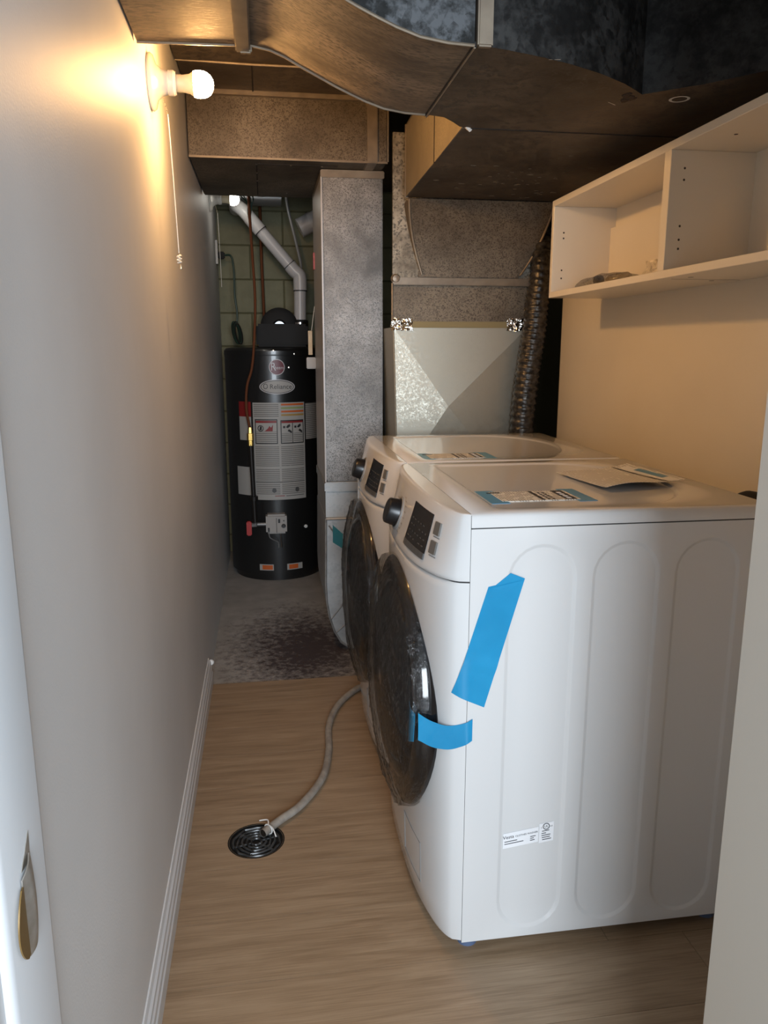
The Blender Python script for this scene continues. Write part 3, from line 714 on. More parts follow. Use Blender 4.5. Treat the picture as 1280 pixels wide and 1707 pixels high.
def machine(y0, name, label, cat, washer):
    t = empty(name, (.95, y0+W/2, 0), label, cat)
    y1 = y0+W; yc = y0+W/2
    # cabinet with three pressed ovals in the near side
    m = MB(); zb, zl = .032, .957
    outer = [(XS+.001, zb), (XB, zb), (XB, zl), (XS+.001, zl)]
    holes = [stadium(c, .487, .0735, .437) for c in (.789, .966, 1.143)]
    embossed(m, outer, holes, lambda p, q, d: (p, y0+d, q), .0045, .010)
    m.add([(XS+.001, y1, zb), (XB, y1, zb), (XB, y1, zl), (XS+.001, y1, zl), (XS+.001, y0, zb), (XB, y0, zb), (XB, y0, zl), (XS+.001, y0, zl)],
          [(0, 1, 2, 3), (1, 5, 6, 2), (0, 4, 5, 1), (0, 3, 7, 4)])
    m.build('cabinet', 'enamel', t, angle=50)
    # lid with pressed D-shaped field
    m = MB(); g = .0012
    D = [(.70, y0+.075), (.705, y0+.055), (.72, y0+.045)]
    D += [(1.0+.20*math.sin(q), yc-(W/2-.045)*math.cos(q)) for q in [math.pi*i/24 for i in range(25)]]
    D += [(.72, y1-.045), (.705, y1-.055), (.70, y1-.075)]
    e = .006
    outer = [(XS+g, y0+e), (XB-e, y0+e), (XB, y0+e*2), (XB, y1-e*2), (XB-e, y1-e), (XS+g, y1-e)]
    embossed(m, outer, [D], lambda p, q, d: (p, q, ZT-d), .004, .012)
    ring = outer; lo = [(XS+g, y0), (XB+.001, y0), (XB+.003, y0+.008), (XB+.003, y1-.008), (XB+.001, y1), (XS+g, y1)]
    n = len(ring)
    vs = [(p[0], p[1], ZT) for p in ring]+[(p[0], p[1], ZT-.006) for p in lo]+[(p[0], p[1], .9595) for p in lo]
    fs = [(k*n+i, k*n+(i+1) % n, (k+1)*n+(i+1) % n, (k+1)*n+i) for k in range(2) for i in range(n)]+[tuple(2*n+i for i in range(n))]
    m.add(vs, fs); m.build('lid', 'enamel', t, angle=50)
    B('lid_gap', 'enamel_dark_gap', t, XS+.003, XB-.003, y0+.002, y1-.002, .9565, .960)
    cp = loft(PAN, y0, .014).build('control_panel', 'panel_white' if False else 'enamel', t, angle=40)
    loft(FRO, y0, .014).build('front_panel', 'enamel', t, angle=40)
    loft([(.8525, 0), (.8525, .066), (.846, .066), (.846, 0)], y0, .014).build('panel_gap', 'enamel_dark_gap', t)
    B('front_gap', 'enamel_dark_gap', t, XS-.0005, XS+.0015, y0+.0015, y1-.0015, .04, .984)
    # things on the sloping console: placed by (s = distance from near side, z)
    def con(s_, z, d):
        tt = -1+2*s_/W; x = XS-D_at(PAN, z)*bow(tt); e_ = .002
        xs = XS-D_at(PAN, z)*bow(min(.999, tt+e_)); xz = XS-D_at(PAN, min(.974, z+e_))*bow(tt)
        dy = (xs-x)/(e_*W/2); dz = (xz-x)/e_
        nn = Vector((-1, dy, dz)).normalized()
        return Vector((x, y0+s_, z))+nn*d
    def plate(nm, mat, s0, s1, z0, z1, d, par=t, nu=10, nv=4, r_=0, cut=None):
        m = MB()
        def fn(u, v):
            ss = s0+(s1-s0)*u; zz = z0+(z1-z0)*v
            if cut: zz += cut(ss)
            return con(ss, zz, d)
        m.grid(fn, nu, nv, thick=-d*.9 if False else .0) if False else m.grid(fn, nu, nv)
        # skirt back to the panel
        edge = [(i/nu, 0) for i in range(nu)]+[(1, j/nv) for j in range(nv)]+[(i/nu, 1) for i in range(nu, 0, -1)]+[(0, j/nv) for j in range(nv, 0, -1)]
        vs = []
        for u, v in edge:
            p = Vector(fn(u, v)); ss = s0+(s1-s0)*u; zz = z0+(z1-z0)*v+(cut(s0+(s1-s0)*u) if cut else 0)
            vs += [p, con(ss, zz, -.001)]
        k = len(edge); m.add(vs, [(2*i, 2*((i+1) % k), 2*((i+1) % k)+1, 2*i+1) for i in range(k)])
        return m.build(nm, mat, par)
    ds = plate('display', 'display_black', .122, .272, .866, .962, .0016, nu=14)
    plate('touch_strip', 'display_grey', .122, .272, .866, .879, .0022, ds, nu=14)
    m = MB()
    for k in range(1, 6):
        s_ = .122+.150*k/6
        m.add([con(s_, .867, .0026), con(s_+.001, .867, .0026), con(s_+.001, .878, .0026), con(s_, .878, .0026)], [(0, 1, 2, 3)])
    for a in range(6):
        for b_ in range(4):
            if random.random() < .8:
                s_ = .131+a*.022+random.uniform(0, .003); z = .889+b_*.013
                w_ = random.uniform(.008, .015)
                m.add([con(s_, z, .002), con(s_+w_, z, .002), con(s_+w_, z+.0025, .002), con(s_, z+.0025, .002)], [(0, 1, 2, 3)])
    m.build('display_icons', 'icon_grey', ds)
    for z in (.940, .901):
        plate('button', 'button_grey', .073, .098, z-.013, z+.013, .004, nu=4)
        m = MB(); m.add([con(.070, z-.019, .0006), con(.100, z-.019, .0006), con(.100, z-.017, .0006), con(.070, z-.017, .0006)], [(0, 1, 2, 3)]); m.build('button_caption', 'ink_grey', t)
    # dial: knurled black knob on a silver ring
    sk_, zk = .415, .905
    c = con(sk_, zk, 0); nn = (con(sk_, zk, .01)-c).normalized()
    up = (Vector((0, 0, 1))-nn*nn.z).normalized(); sd = nn.cross(up)
    def turned(prof, seg=36, ripple=0):
        m = MB(); vs = []; fs = []
        for h, r_ in prof:
            for k in range(seg):
                q = 2*math.pi*k/seg; rr = r_*(1+(ripple if k % 2 else 0)); vs.append(c+nn*h+(up*math.cos(q)+sd*math.sin(q))*rr)
        for i in range(len(prof)-1):
            for k in range(seg): fs.append((i*seg+k, i*seg+(k+1) % seg, (i+1)*seg+(k+1) % seg, (i+1)*seg+k))
        m.add(vs, fs); return m
    dl = turned([(-.004, .041), (.002, .041), (.003, .0395), (.003, .036)]).build('dial_ring', 'ink_grey', t)
    turned([(0, .0345), (.026, .032), (.030, .030), (.032, .026), (.032, 0)], 44, -.012).build('dial', 'dial_black', t, angle=25)
    m = MB()
    for k in range(9):
        q = math.radians(-65+k*16.5)
        s_ = sk_-.056*math.cos(q)-.006; z = zk+.052*math.sin(q)*.9
        if .864 < z < .968: m.add([con(s_, z, .0006), con(s_-.016, z, .0006), con(s_-.016, z+.0022, .0006), con(s_, z+.0022, .0006)], [(0, 1, 2, 3)])
    for k in range(4):
        q = math.radians(-30+k*22); s_ = sk_+.056*math.cos(q); z = zk+.052*math.sin(q)*.9
        m.add([con(s_, z, .0006), con(s_+.014, z, .0006), con(s_+.014, z+.0022, .0006), con(s_, z+.0022, .0006)], [(0, 1, 2, 3)])
    for k, (s_, w_) in enumerate(((.60, .012), (.615, .010), (.628, .014))):
        m.add([con(s_, .945, .0006), con(s_+w_, .945, .0006), con(s_+w_, .952, .0006), con(s_, .952, .0006)], [(0, 1, 2, 3)])
    m.build('console_marks', 'ink_grey', t)['kind'] = 'stuff'
    # round door
    dc = (0, yc, .512); R_ = .300
    dr = MB(); dr.lathe([(.612, R_-.012), (.60, R_), (.560, R_), (.551, R_-.004), (.547, R_-.012), (.545, R_-.04), (.545, R_-.062)], dc, 'x', 64)
    dr = dr.build('door', 'black_gloss', t, angle=50)
    m = MB(); m.lathe([(.5475, R_-.061), (.540, R_-.064), (.530, R_-.085), (.520, R_-.12), (.513, R_-.17), (.508, R_-.24), (.507, 0)], dc, 'x', 64); m.build('door_glass', 'black_gloss', dr, angle=60)
    # cling film stretched over the door
    def fl(u, v):
        q = 2*math.pi*u; rr = .02+(R_+.006-.02)*v
        hump = .505+.038*max(0, (v-.25)/.75)**2.2
        yy, zz = rr*math.cos(q), rr*math.sin(q)
        r1 = 1-abs(noise.noise(Vector((yy*42+zz*9, zz*5+yy*3, y0*7))))*2.2; r2 = 1-abs(noise.noise(Vector((yy*16-zz*20, zz*11, y0*3+5))))*2.4
        s_ = (.0045*max(0, r1)**3+.006*max(0, r2)**3)*(.25+.75*v)+.003*noise.noise(Vector((yy*12, zz*12, y0)))
        if v > .985: hump = .575
        re = rr*(1+(.010*noise.noise(Vector((math.cos(q)*6, math.sin(q)*6, y0))) if v > .8 else 0))
        return (hump-.003-s_, yc+re*math.cos(q), .512+re*math.sin(q))
    m = MB(); m.grid(fl, 200, 60); m.build('protective_film', 'film', dr, angle=40)
    # lower access flap outline and feet
    m = MB()
    for z in (.16,):
        pass
    def fr(s_, z, d=0):
        tt = -1+2*s_/W; return (XS-D_at(FRO, z)*bow(tt)-d, y0+s_, z)
    loop = [fr(.12+.13*u, z, .0005) for u, z in [(0, .10), (.5, .10), (1, .10), (1, .15), (1, .20), (.5, .20), (0, .20), (0, .15), (0, .10)]]
    m = MB(); m.tube(loop, .0012, 5, caps=False); m.build('pump_flap_outline', 'ink_grey', t)
    for (x, y) in ((.665, y0+.045), (.665, y1-.045), (1.24, y0+.045), (1.24, y1-.045)):
        m = MB(); m.lathe([(0, .0), (0, .022), (.008, .022), (.012, .016), (.022, .012), (.034, .012)], (x, y, 0), 'z', 18); m.build('foot', 'foot_blue', t)
    if washer:
        # rating plate low on the near side, slightly crooked
        m = MB(); a = .015
        def sp(px, pz, d=.0006): return (px, y0-d+.0045 if False else y0+.0045-d-.0006, pz)
        rl = m.add([sp(.7275, .250), (sp(.806, .260)), sp(.806, .296), sp(.7275, .286)], [(0, 1, 2, 3)]).build('rating_label', 'sticker_white', t)
        m = MB(); m.add([sp(.8075, .256), sp(.840, .260), sp(.840, .306), sp(.8075, .302)], [(0, 1, 2, 3)]); m.build('approval_label', 'sticker_white', t)
        def txt(body, size, cx, cz, sx=1):
            vs, fs = text_shape(body, size); mm = MB()
            mm.add([sp(cx+p[0]*sx, cz+p[1]+p[0]*.125, .0012) for p in vs], fs); return mm
        mm = txt('Vesta', .0110, .7395, .2775); q = txt('CLOTHES WASHER', .0058, .7795, .2815); mm.add(q.v, q.f); 
        mm.build('rating_text', 'ink', rl)
        m = MB()
        def bar(x, z, w_, h_): m.add([sp(x, z, .0012), sp(x+w_, z+w_*.125, .0012), sp(x+w_, z+h_+w_*.125, .0012), sp(x, z+h_, .0012)], [(0, 1, 2, 3)])
        for (x, z, w_) in ((.731, .2655, .028), (.731, .260, .042), (.788, .2735, .012), (.788, .269, .008), (.788, .2645, .010), (.814, .2835, .016), (.813, .278, .010), (.813, .273, .020), (.814, .268, .018), (.815, .263, .020)): bar(x, z, w_, .0016)
        m.lathe([(0, .0078), (0, .0062)], (.823, sp(0, 0, .0012)[1], .2955), 'y', 24)
        m.build('rating_lines', 'ink', rl)
        q = txt('UL', .0075, .823, .2955); q2 = txt('c', .006, .8125, .2935); q.add(q2.v, q2.f); q2 = txt('US', .0045, .8345, .2955); q.add(q2.v, q2.f); q.build('approval_mark', 'ink', rl)
    return t
Y0 = 1.409
washer = machine(Y0, 'clothes_washer', 'white front-loading washing machine nearest the camera, blue tape on its side', 'washer', True)
dryer = machine(Y0+W+.012, 'clothes_dryer', 'white front-loading dryer standing behind the nearer washer, beside the furnace', 'dryer', False)
# ------------------------------------------------------------------ tape, stickers, papers
def front_y(x, z=.6):
    """near-side y of the washer skin at a given x"""
    if x >= XS: return Y0
    D = D_at(FRO, z) if z < .848 else D_at(PAN, z); q = min(1, (XS-x)/D)
    tt = (1-q**(1/Q_))**(1/P_); return Y0+W/2-tt*W/2
def ribbon(pl_, name, mat, thick=.0006, nu=24, nv=6, lift=None):
    m = MB(); m.grid(pl_, nu, nv, thick=thick); return m.build(name, mat, None, angle=40, loc=None)
A, B_, C_, D__ = (.678, .840), (.752, .854), (.610, .615), (.676, .584)
def tp(u, v):
    x = (A[0]*(1-v)+B_[0]*v)*(1-u)+(C_[0]*(1-v)+D__[0]*v)*u; z = (A[1]*(1-v)+B_[1]*v)*(1-u)+(C_[1]*(1-v)+D__[1]*v)*u
    if u < .1: z += .018*max(0, 1-abs(v-.6)/.4)*(1-u*10)
    y = front_y(x, z)-.0012-.0018*max(0, math.sin((u-.62)*25)) * (1 if .62 < u < .75 else 0)
    return (x, y, z)
o = ribbon(tp, 'blue_tape', 'tape_blue', nu=40, nv=10); tag(o, 'long slanted strip of bright blue tape across the washer side seam', 'tape')
m = MB(); m.add([(.680, Y0-.0028, .838), (.748, Y0-.0028, .851), (.716, Y0-.0034, .829)], [(0, 1, 2)]); fo = m.build('folded_corner', 'tape_blue', o)
def tp2(u, v):
    # bridges from the door rim to the side seam
    x = .547+(.652-.547)*u
    yl = 1.4465+(Y0-.0015-1.4465)*min(1, (x-.547)/(.640-.547))
    z = .533-.016*math.sin(math.pi*min(1, u*1.0))-.060*(v-.5)*(1-.2*u)+.012*u*u-.008*u
    y = yl-.0015-.0025*abs(math.sin(u*9+v*2.5))*(1-u)
    return (x, y, z)
o = ribbon(tp2, 'blue_tape', 'tape_blue', nu=30, nv=6); tag(o, 'short crumpled blue tape holding the washer door shut', 'tape')
def tp3(u, v): return (.5405-.004*math.sin(3*u)-.003*v, 1.447+.060*u, .560-.062*v-.03*u*v)
m = MB(); m.grid(tp3, 8, 6, thick=.0006); q = m.build('door_end', 'tape_blue', o)
# teal tape at the dryer door edge
YD = Y0+W+.012
def tp4(u, v): return (.515-.030*u, YD+W/2+.235+.07*u, .62+.055*(v-.5)*(1+.2*u)+.012*u)
o = ribbon(tp4, 'blue_tape', 'tape_teal', nu=8, nv=4); tag(o, 'small dark teal tape tab on the far edge of the dryer door', 'tape')
def top_sticker(x0, x1, y0, y1, zz, label):
    t = empty('blue_ended_sticker', ((x0+x1)/2, (y0+y1)/2, zz), label, 'sticker')
    w_ = .040; h = zz+.0008
    def qd(nm, mat, a, b_, c, d, hh=h): m = MB(); m.box(a, b_, c, d, zz+.0001, hh); return m.build(nm, mat, t, smooth=False)
    qd('blue_end', 'sticker_blue', x0, x0+w_, y0, y1); qd('blue_end', 'sticker_blue', x1-w_, x1, y0, y1)
    qd('printed_middle', 'print_sticker', x0+w_-.012, x1-w_+.01, y0+.018, y1-.018, h+.0005)
    qd('black_band', 'ink', x1-w_-.022, x1-w_+.002, y0+.022, y1-.022, h+.0009)
    qd('black_band', 'ink', x1-w_-.075, x1-w_-.068, y0+.022, y1-.022, h+.0009)
    qd('black_band', 'ink', x0+w_-.02, x0+w_+.01, y1-.035, y1-.026, h+.0009)
    m = MB()
    for k in range(5):
        for j in range(2):
            x = x1-w_-.060+j*.010; y = y0+.026+k*.017; m.box(x, x+.006, y, y+.010, h+.0005, h+.0009)
    m.build('bold_print', 'ink', t, smooth=False)
    m = MB()
    for k in range(4): m.box(x1-w_-.016, x1-w_-.006, y0+.03+k*.02, y0+.042+k*.02, h+.0009, h+.0013)
    m.build('reversed_print', 'sticker_white', t, smooth=False)
    return t
top_sticker(.715, .947, 1.522, 1.665, ZT-.004, 'blue-ended printed sticker on the washer lid')
top_sticker(.700, .925, 2.175, 2.310, ZT-.004, 'blue-ended printed sticker on the far dryer lid')
def sheet(u, v):
    c00, c10, c11, c01 = (.985, 1.865), (1.195, 1.905), (1.225, 1.660), (1.005, 1.612)
    x = (c00[0]*(1-u)+c10[0]*u)*(1-v)+(c01[0]*(1-u)+c11[0]*u)*v; y = (c00[1]*(1-u)+c10[1]*u)*(1-v)+(c01[1]*(1-u)+c11[1]*u)*v
    z = ZT+.0025+.010*v**3*math.sin(math.pi*(.15+.85*u))+.012*u**4*(1-.3*v)+.002*math.sin(u*7)*v
    return (x, y, z)
ms = empty('instruction_sheet', (1.1, 1.76, ZT), 'loose printed instruction sheet curling on the washer lid', 'paper')
m = MB(); m.grid(sheet, 24, 16, thick=.0006); m.build('sheet', 'print_paper', ms, angle=60)
def off(fn, dz): return lambda u, v: (fn(u, v)[0], fn(u, v)[1], fn(u, v)[2]+dz)
m = MB(); m.grid(lambda u, v: off(sheet, .0012)(.80+.13*u, .10+.9*v), 6, 14); m.build('margin', 'paper', ms)
m = MB(); m.grid(lambda u, v: off(sheet, .0018)(.86+.08*u, .30+.5*v), 6, 10); m.build('blue_band', 'sticker_blue', ms)
m = MB(); m.grid(lambda u, v: off(sheet, .0016)(.76+.018*u, .02+.96*v), 3, 12); m.build('black_band', 'ink', ms)
# black hose loop behind the washer
m = MB(); m.tube(smooth_path([(1.335, 1.47, .70), (1.335, 1.47, .90), (1.333, 1.52, .957), (1.333, 1.60, .952), (1.335, 1.63, .87), (1.335, 1.63, .55)], 8), .022, 14)
o = m.build('rubber_hose', 'black_dull', None, loc=(1.335, 1.5, .55)); tag(o, 'black rubber hose bending up behind the washer at the right wall', 'hose')
# ------------------------------------------------------------------ floor drain and hose
fd = empty('floor_drain', (DR.x, DR.y, -.006), 'round black floor drain set into the vinyl floor', 'drain')
m = MB(); m.lathe([(-.0062, 0), (-.0062, DRR-.001), (-.0005, DRR-.001), (.0006, DRR+.002), (0.0001, DRR+.004)], DR, 'z', 40); m.build('drain_pan', 'black_dull', fd)
for k, rr in enumerate((.062, .050, .038, .026, .014)):
    m = MB(); pts = []
    for i in range(25):
        q = 2*math.pi*i/24; w_ = rr*(1+.17*noise.noise(Vector((math.cos(q)*3, math.sin(q)*3, k*4.))))
        pts.append((DR.x+w_*math.cos(q), DR.y+w_*math.sin(q), -.0035+.0015*noise.noise(Vector((math.cos(q)*5, math.sin(q)*5, k)))))
    m.tube(pts, .0036, 6, caps=False); m.build('grate_ring', 'drain_black', fd)
for k in range(6):
    q = k*math.pi/3+.3; m = MB(); m.tube([(DR.x+.012*math.cos(q), DR.y+.012*math.sin(q), -.004), (DR.x+.064*math.cos(q), DR.y+.064*math.sin(q), -.004)], .003, 6); m.build('grate_spoke', 'drain_black', fd)
dh = empty('drain_hose', (.4, 2.3, 0), 'grey drain hose snaking over the floor from the dryer into the drain', 'hose')
pth = smooth_path([(.70, 2.80, .012), (.61, 2.79, .012), (.54, 2.725, .012), (.475, 2.61, .0125), (.437, 2.47, .0125), (.424, 2.31, .0125), (.392, 2.15, .0125), (.322, 2.015, .013), (.255, 1.94, .015), (.212, 1.893, .0135)], 8)
m = MB(); m.tube(pth, .0115, 14, caps=False); m.build('tube', 'hose_grey', dh)
e0 = Vector(pth[-1]); dd = (Vector(pth[-1])-Vector(pth[-3])).normalized()
m = MB(); m.tube([e0-dd*.008, e0+dd*.001], .0092, 12); m.build('tube_mouth', 'bolt_dark', dh)
zt_ = empty('cable_tie', (e0.x, e0.y, 0), 'white plastic cable tie looped around the drain hose end', 'cable tie')
c = e0-dd*.022
s_ = dd.cross(Vector((0, 0, 1))).normalized()
m = MB(); m.tube([c+(s_*math.cos(q)+Vector((0, 0, 1))*math.sin(q))*.0135 for q in [2*math.pi*i/20 for i in range(21)]], .0018, 6, caps=False); m.build('loop', 'zip_white', zt_)
m = MB(); m.tube(smooth_path([c+Vector((0, 0, .0135)), c+Vector((.012, -.022, .016)), c+Vector((.020, -.045, .006))], 6), .0018, 6); m.build('tail', 'zip_white', zt_)
m = MB(); m.tube(smooth_path([c+Vector((0, 0, .0135)), c+Vector((-.002, .022, .014)), c+Vector((-.024, .034, .006))], 6), .0018, 6); m.build('tail', 'zip_white', zt_)
# ------------------------------------------------------------------ water heater
HX, HY, HR = .305, 4.555, .272
wh = empty('water_heater', (HX, HY, 0), 'black cylindrical gas water heater with white instruction labels at the back', 'water heater')
m = MB(); m.lathe([(-.006, 0), (-.006, HR-.02), (.03, HR-.02), (.032, HR), (1.262, HR)], (HX, HY, 0), 'z', 64); m.build('tank', 'tank_black', wh)
m = MB(); m.lathe([(1.258, HR+.002), (1.266, HR+.003), (1.285, HR+.002), (1.298, HR-.010), (1.304, HR-.03), (1.312, 0)], (HX, HY, 0), 'z', 64); m.build('top_cap', 'tank_black', wh)
def on_tank(a, z, d): return (HX+(HR+d)*math.sin(a), HY-(HR+d)*math.cos(a), z)
def tlabel(nm, mat, a0, a1, z0, z1, d=.0012, par=wh):
    m = MB(); m.grid(lambda u, v: on_tank(a0+(a1-a0)*u, z0+(z1-z0)*v, d), max(2, int(abs(a1-a0)*24)), 2); return m.build(nm, mat, par)
ml = tlabel('instruction_label', 'tank_white', -.46, .63, .468, 1.008)
tlabel('print_block', 'tank_print', -.44, .07, .93, 1.0, .0018, ml)
for k, mt_ in enumerate(('tank_orange', 'tank_green', 'tank_orange', 'tank_ochre')):
    tlabel('energy_band', mt_, .12, .61, .992-k*.019, .999-k*.019+.003, .0018, ml)
def frame_box(a0, a1, z0, z1):
    for (b0, b1, y0, y1) in ((a0, a1, z0, z0+.006), (a0, a1, z1-.006, z1), (a0, a0+.018, z0, z1), (a1-.018, a1, z0, z1)): tlabel('box_frame', 'ink', b0, b1, y0, y1, .0018, ml)
frame_box(-.42, .04, .782, .918); frame_box(.10, .60, .782, .912)
tlabel('box_frame', 'ink', .34, .355, .782, .912, .0018, ml)
tlabel('warning_bar', 'tank_red', -.40, .02, .898, .910, .0022, ml); tlabel('warning_bar', 'tank_red', .12, .58, .896, .906, .0022, ml)
tlabel('print_block', 'tank_print', -.40, .02, .79, .85, .0020, ml); tlabel('print_block', 'tank_print', .12, .33, .79, .84, .0020, ml); tlabel('print_block', 'tank_print', .365, .58, .79, .84, .0020, ml)
def tshape(nm, mat, pts, d=.0024, par=ml):
    m = MB(); tri = tessellate_polygon([[Vector((p[0], p[1], 0)) for p in pts]]); m.add([on_tank(p[0], p[1], d) for p in pts], [tuple(t) for t in tri]); return m.build(nm, mat, par)
tshape('flame_pictogram', 'tank_red', [(-.22, .852), (-.06, .852), (-.05, .888), (-.09, .872), (-.12, .882), (-.15, .868)])
m = MB()
pts = [on_tank(-.30+.055*math.cos(q), .868+.0155*math.sin(q), .0024) for q in [2*math.pi*i/20 for i in range(21)]]
m.tube(pts, .0022, 5, caps=False); m.build('prohibition_ring', 'ink', ml)
tshape('pictogram', 'ink', [(-.33, .858), (-.28, .858), (-.275, .878), (-.31, .880)])
for a in (.15, .385):
    tshape('pictogram', 'ink', [(a, .868), (a+.045, .868), (a+.045, .880), (a, .880)])
    tshape('hand_pictogram', 'ink', [(a+.06, .872), (a+.10, .868), (a+.15, .878), (a+.14, .890), (a+.09, .884)])
    tshape('hand_pictogram', 'ink', [(a+.09, .852), (a+.18, .838), (a+.18, .850), (a+.12, .862)])
tlabel('print_block', 'tank_print', -.43, .06, .655, .772, .0018, ml); tlabel('print_block', 'tank_print', .10, .60, .655, .772, .0018, ml)
tlabel('print_block', 'tank_print', -.43, .06, .575, .645, .0018, ml); tlabel('print_block', 'tank_print', .10, .60, .575, .645, .0018, ml)
tlabel('rule', 'ink', -.44, .60, .566, .570, .0018, ml)
tlabel('print_block', 'tank_print', -.43, .06, .50, .560, .0018, ml); tlabel('print_block', 'tank_print', .10, .60, .50, .560, .0018, ml)
tlabel('red_rule', 'tank_red', -.05, .15, .488, .492, .0018, ml); tlabel('rule', 'ink', .18, .58, .488, .491, .0018, ml)
for a in (-.06, .42):
    tshape('seal', 'icon_grey', [(a+.045*math.cos(q), .522+.014*math.sin(q)) for q in [2*math.pi*i/12 for i in range(12)]])
tlabel('red_label', 'tank_red', -.80, -.50, .93, 1.012); tlabel('side_label', 'tank_white', -.80, -.50, .80, .93)
tlabel('side_label', 'tank_white', -.92, -.50, .49, .65); tlabel('side_label', 'tank_print', .66, 1.05, .80, 1.0)
tlabel('orange_label', 'tank_white', -.42, -.12, .058, .094); tlabel('orange_print', 'tank_orange', -.36, -.14, .063, .089, .0018)
tlabel('orange_label', 'tank_white', .16, .50, .058, .094); tlabel('orange_print', 'tank_orange', .20, .40, .063, .089, .0018)
# maker's badges
def tring(nm, mat, ca, cz, ra, rz, d, par=wh, n=36):
    m = MB(); m.grid(lambda u, v: on_tank(ca+ra*v*math.cos(2*math.pi*u)/HR, cz+rz*v*math.sin(2*math.pi*u), d), n, 8); return m.build(nm, mat, par)
LA = .06
bd = tring('round_badge', 'logo_silver', LA, 1.198, .043, .043, .0012); tring('badge_field', 'logo_maroon', LA, 1.198, .039, .039, .0018, bd)
def ttext(body, size, ca, cz, d, mat, par, sx=1.0):
    vs, fs = text_shape(body, size); m = MB(); m.add([on_tank(ca+p[0]*sx/HR, cz+p[1], d) for p in vs], fs); return m.build('lettering', mat, par)
ttext('R', .062, LA-.072, 1.199, .0024, 'logo_silver', bd, .8); ttext('heem', .026, LA+.045, 1.195, .0024, 'logo_silver', bd, .85)
ob = tring('oval_badge', 'logo_silver', LA, 1.093, .098, .040, .0012); tring('badge_field', 'ink', LA, 1.093, .092, .0355, .0018, ob); tring('badge_field', 'tank_white', LA, 1.093, .088, .0325, .0022, ob)
ttext('Reliance', .036, LA+.07, 1.093, .0028, 'ink', ob, 1.0)
m = MB(); m.tube([on_tank(LA-.235+.04*math.cos(q), 1.095+.0125*math.sin(q)*(1.15 if math.sin(q) > 0 else .9), .0026) for q in [2*math.pi*i/18 for i in range(19)]], .0016, 5, caps=False); m.build('drop_emblem', 'ink', ob)
# gas control valve
vx = .0
gv = B('gas_valve', 'valve_grey', wh, .236, .352, HY-HR-.055, HY-HR+.02, .285, .395, bevel=.010)
vy = HY-HR-.056
B('valve_split', 'ink', gv, .293, .296, vy-.0005, vy+.002, .292, .375)
B('valve_button', 'ink', gv, .303, .315, vy-.003, vy+.002, .348, .370, bevel=.001)
m = MB(); m.lathe([(-.010, 0), (-.010, .009), (0, .012)], (.333, vy, .330), 'y', 16); m.build('valve_knob', 'ink', gv)
m = MB(); m.lathe([(-.003, 0), (-.003, .004), (0, .004)], (.335, vy, .360), 'y', 10); m.build('valve_led', 'icon_grey', gv)
B('valve_plug', 'ink', gv, .246, .256, vy-.003, vy+.002, .300, .322)
m = MB(); m.tube(smooth_path([(.251, vy-.002, .30), (.256, vy-.006, .268), (.285, vy+.01, .245), (.302, vy+.02, .232), (.304, vy+.025, .20)], 6), .0032, 6); m.build('thermopile_wire', 'cable_grey', wh)
m = MB(); m.tube([(.318, vy+.03, .285), (.318, vy+.025, .245), (.320, vy+.03, .20)], .0045, 8); m.build('burner_tube', 'screw', wh)
m = MB(); m.tube([(.238, HY-HR-.03, .338), (.16, HY-HR-.03, .338)], .010, 12); m.build('gas_union', 'cable_grey', wh)
m = MB(); m.lathe([(0, .010), (.012, .011), (.020, .006)], (.41+.05, HY-HR+.03, .305), 'y', 12, cap=True); m.build('relief_port', 'screw', wh)
for (a, z) in ((.0, 1.285), (.42, 1.268), (.30, 1.196)):
    p = on_tank(a, z, 0); m = MB(); m.lathe([(-.004, 0), (-.003, .005), (0, .005)], (p[0], p[1], p[2]), 'y', 8); m.build('screw', 'screw', wh)
# blower and collar on top
B('blower_base', 'black_dull', wh, .215, .50, 4.40, 4.66, 1.306, 1.43, bevel=.012)
m = MB(); m.lathe([(-.055, 0), (-.055, .085), (-.045, .105), (.045, .105), (.055, .085), (.055, 0)], (.345, 4.52, 1.415), 'y', 32); m.build('fan_housing', 'black_dull', wh, angle=30)
m = MB(); m.lathe([(-.075, 0), (-.075, .03), (-.055, .04)], (.345, 4.52, 1.415), 'y', 20); m.build('fan_motor', 'black_gloss', wh)
m = MB(); m.lathe([(1.30, .050), (1.40, .050), (1.40, .045), (1.452, .045), (1.455, .034)], (.462, 4.5, 0), 'z', 24); m.build('vent_collar', 'black_dull', wh)
m = MB(); m.lathe([(1.428, .0462), (1.440, .0462)], (.462, 4.5, 0), 'z', 24); m.build('hose_clamp', 'chrome', wh)
# plastic vent pipe
vp = empty('vent_pipe', (.462, 4.5, 1.45), 'grey plastic vent pipe rising diagonally from the heater towards the far bulb', 'pipe')
PR = .0335
a = Vector((.462, 4.5, 1.44)); b_ = Vector((.466, 4.5, 1.685)); cdir = (Vector((.17, 4.52, 2.03))-b_).normalized(); e1 = Vector((.17, 4.52, 2.03))
m = MB(); m.tube([a, b_-Vector((0, 0, .02))], PR, 22); m.build('riser', 'pvc', vp)
m = MB(); m.tube(smooth_path([b_-Vector((0, 0, .075)), b_-Vector((0, 0, .03)), b_+cdir*.005+Vector((0, 0, .006)), b_+cdir*.045, b_+cdir*.085], 6), PR+.0035, 22); m.build('elbow', 'pvc', vp)
m = MB(); m.tube([b_+cdir*.03, e1], PR, 22); m.build('diagonal_run', 'pvc', vp)
k_ = (e1-b_).length
m = MB(); m.tube([b_+cdir*(k_*.70), b_+cdir*(k_*.90)], PR+.004, 22); m.build('coupling', 'pvc', vp)
m = MB()
for q in (b_-Vector((0, 0, .073)), ): m.tube([q-Vector((0, 0, .003)), q+Vector((0, 0, .003))], PR+.005, 22)
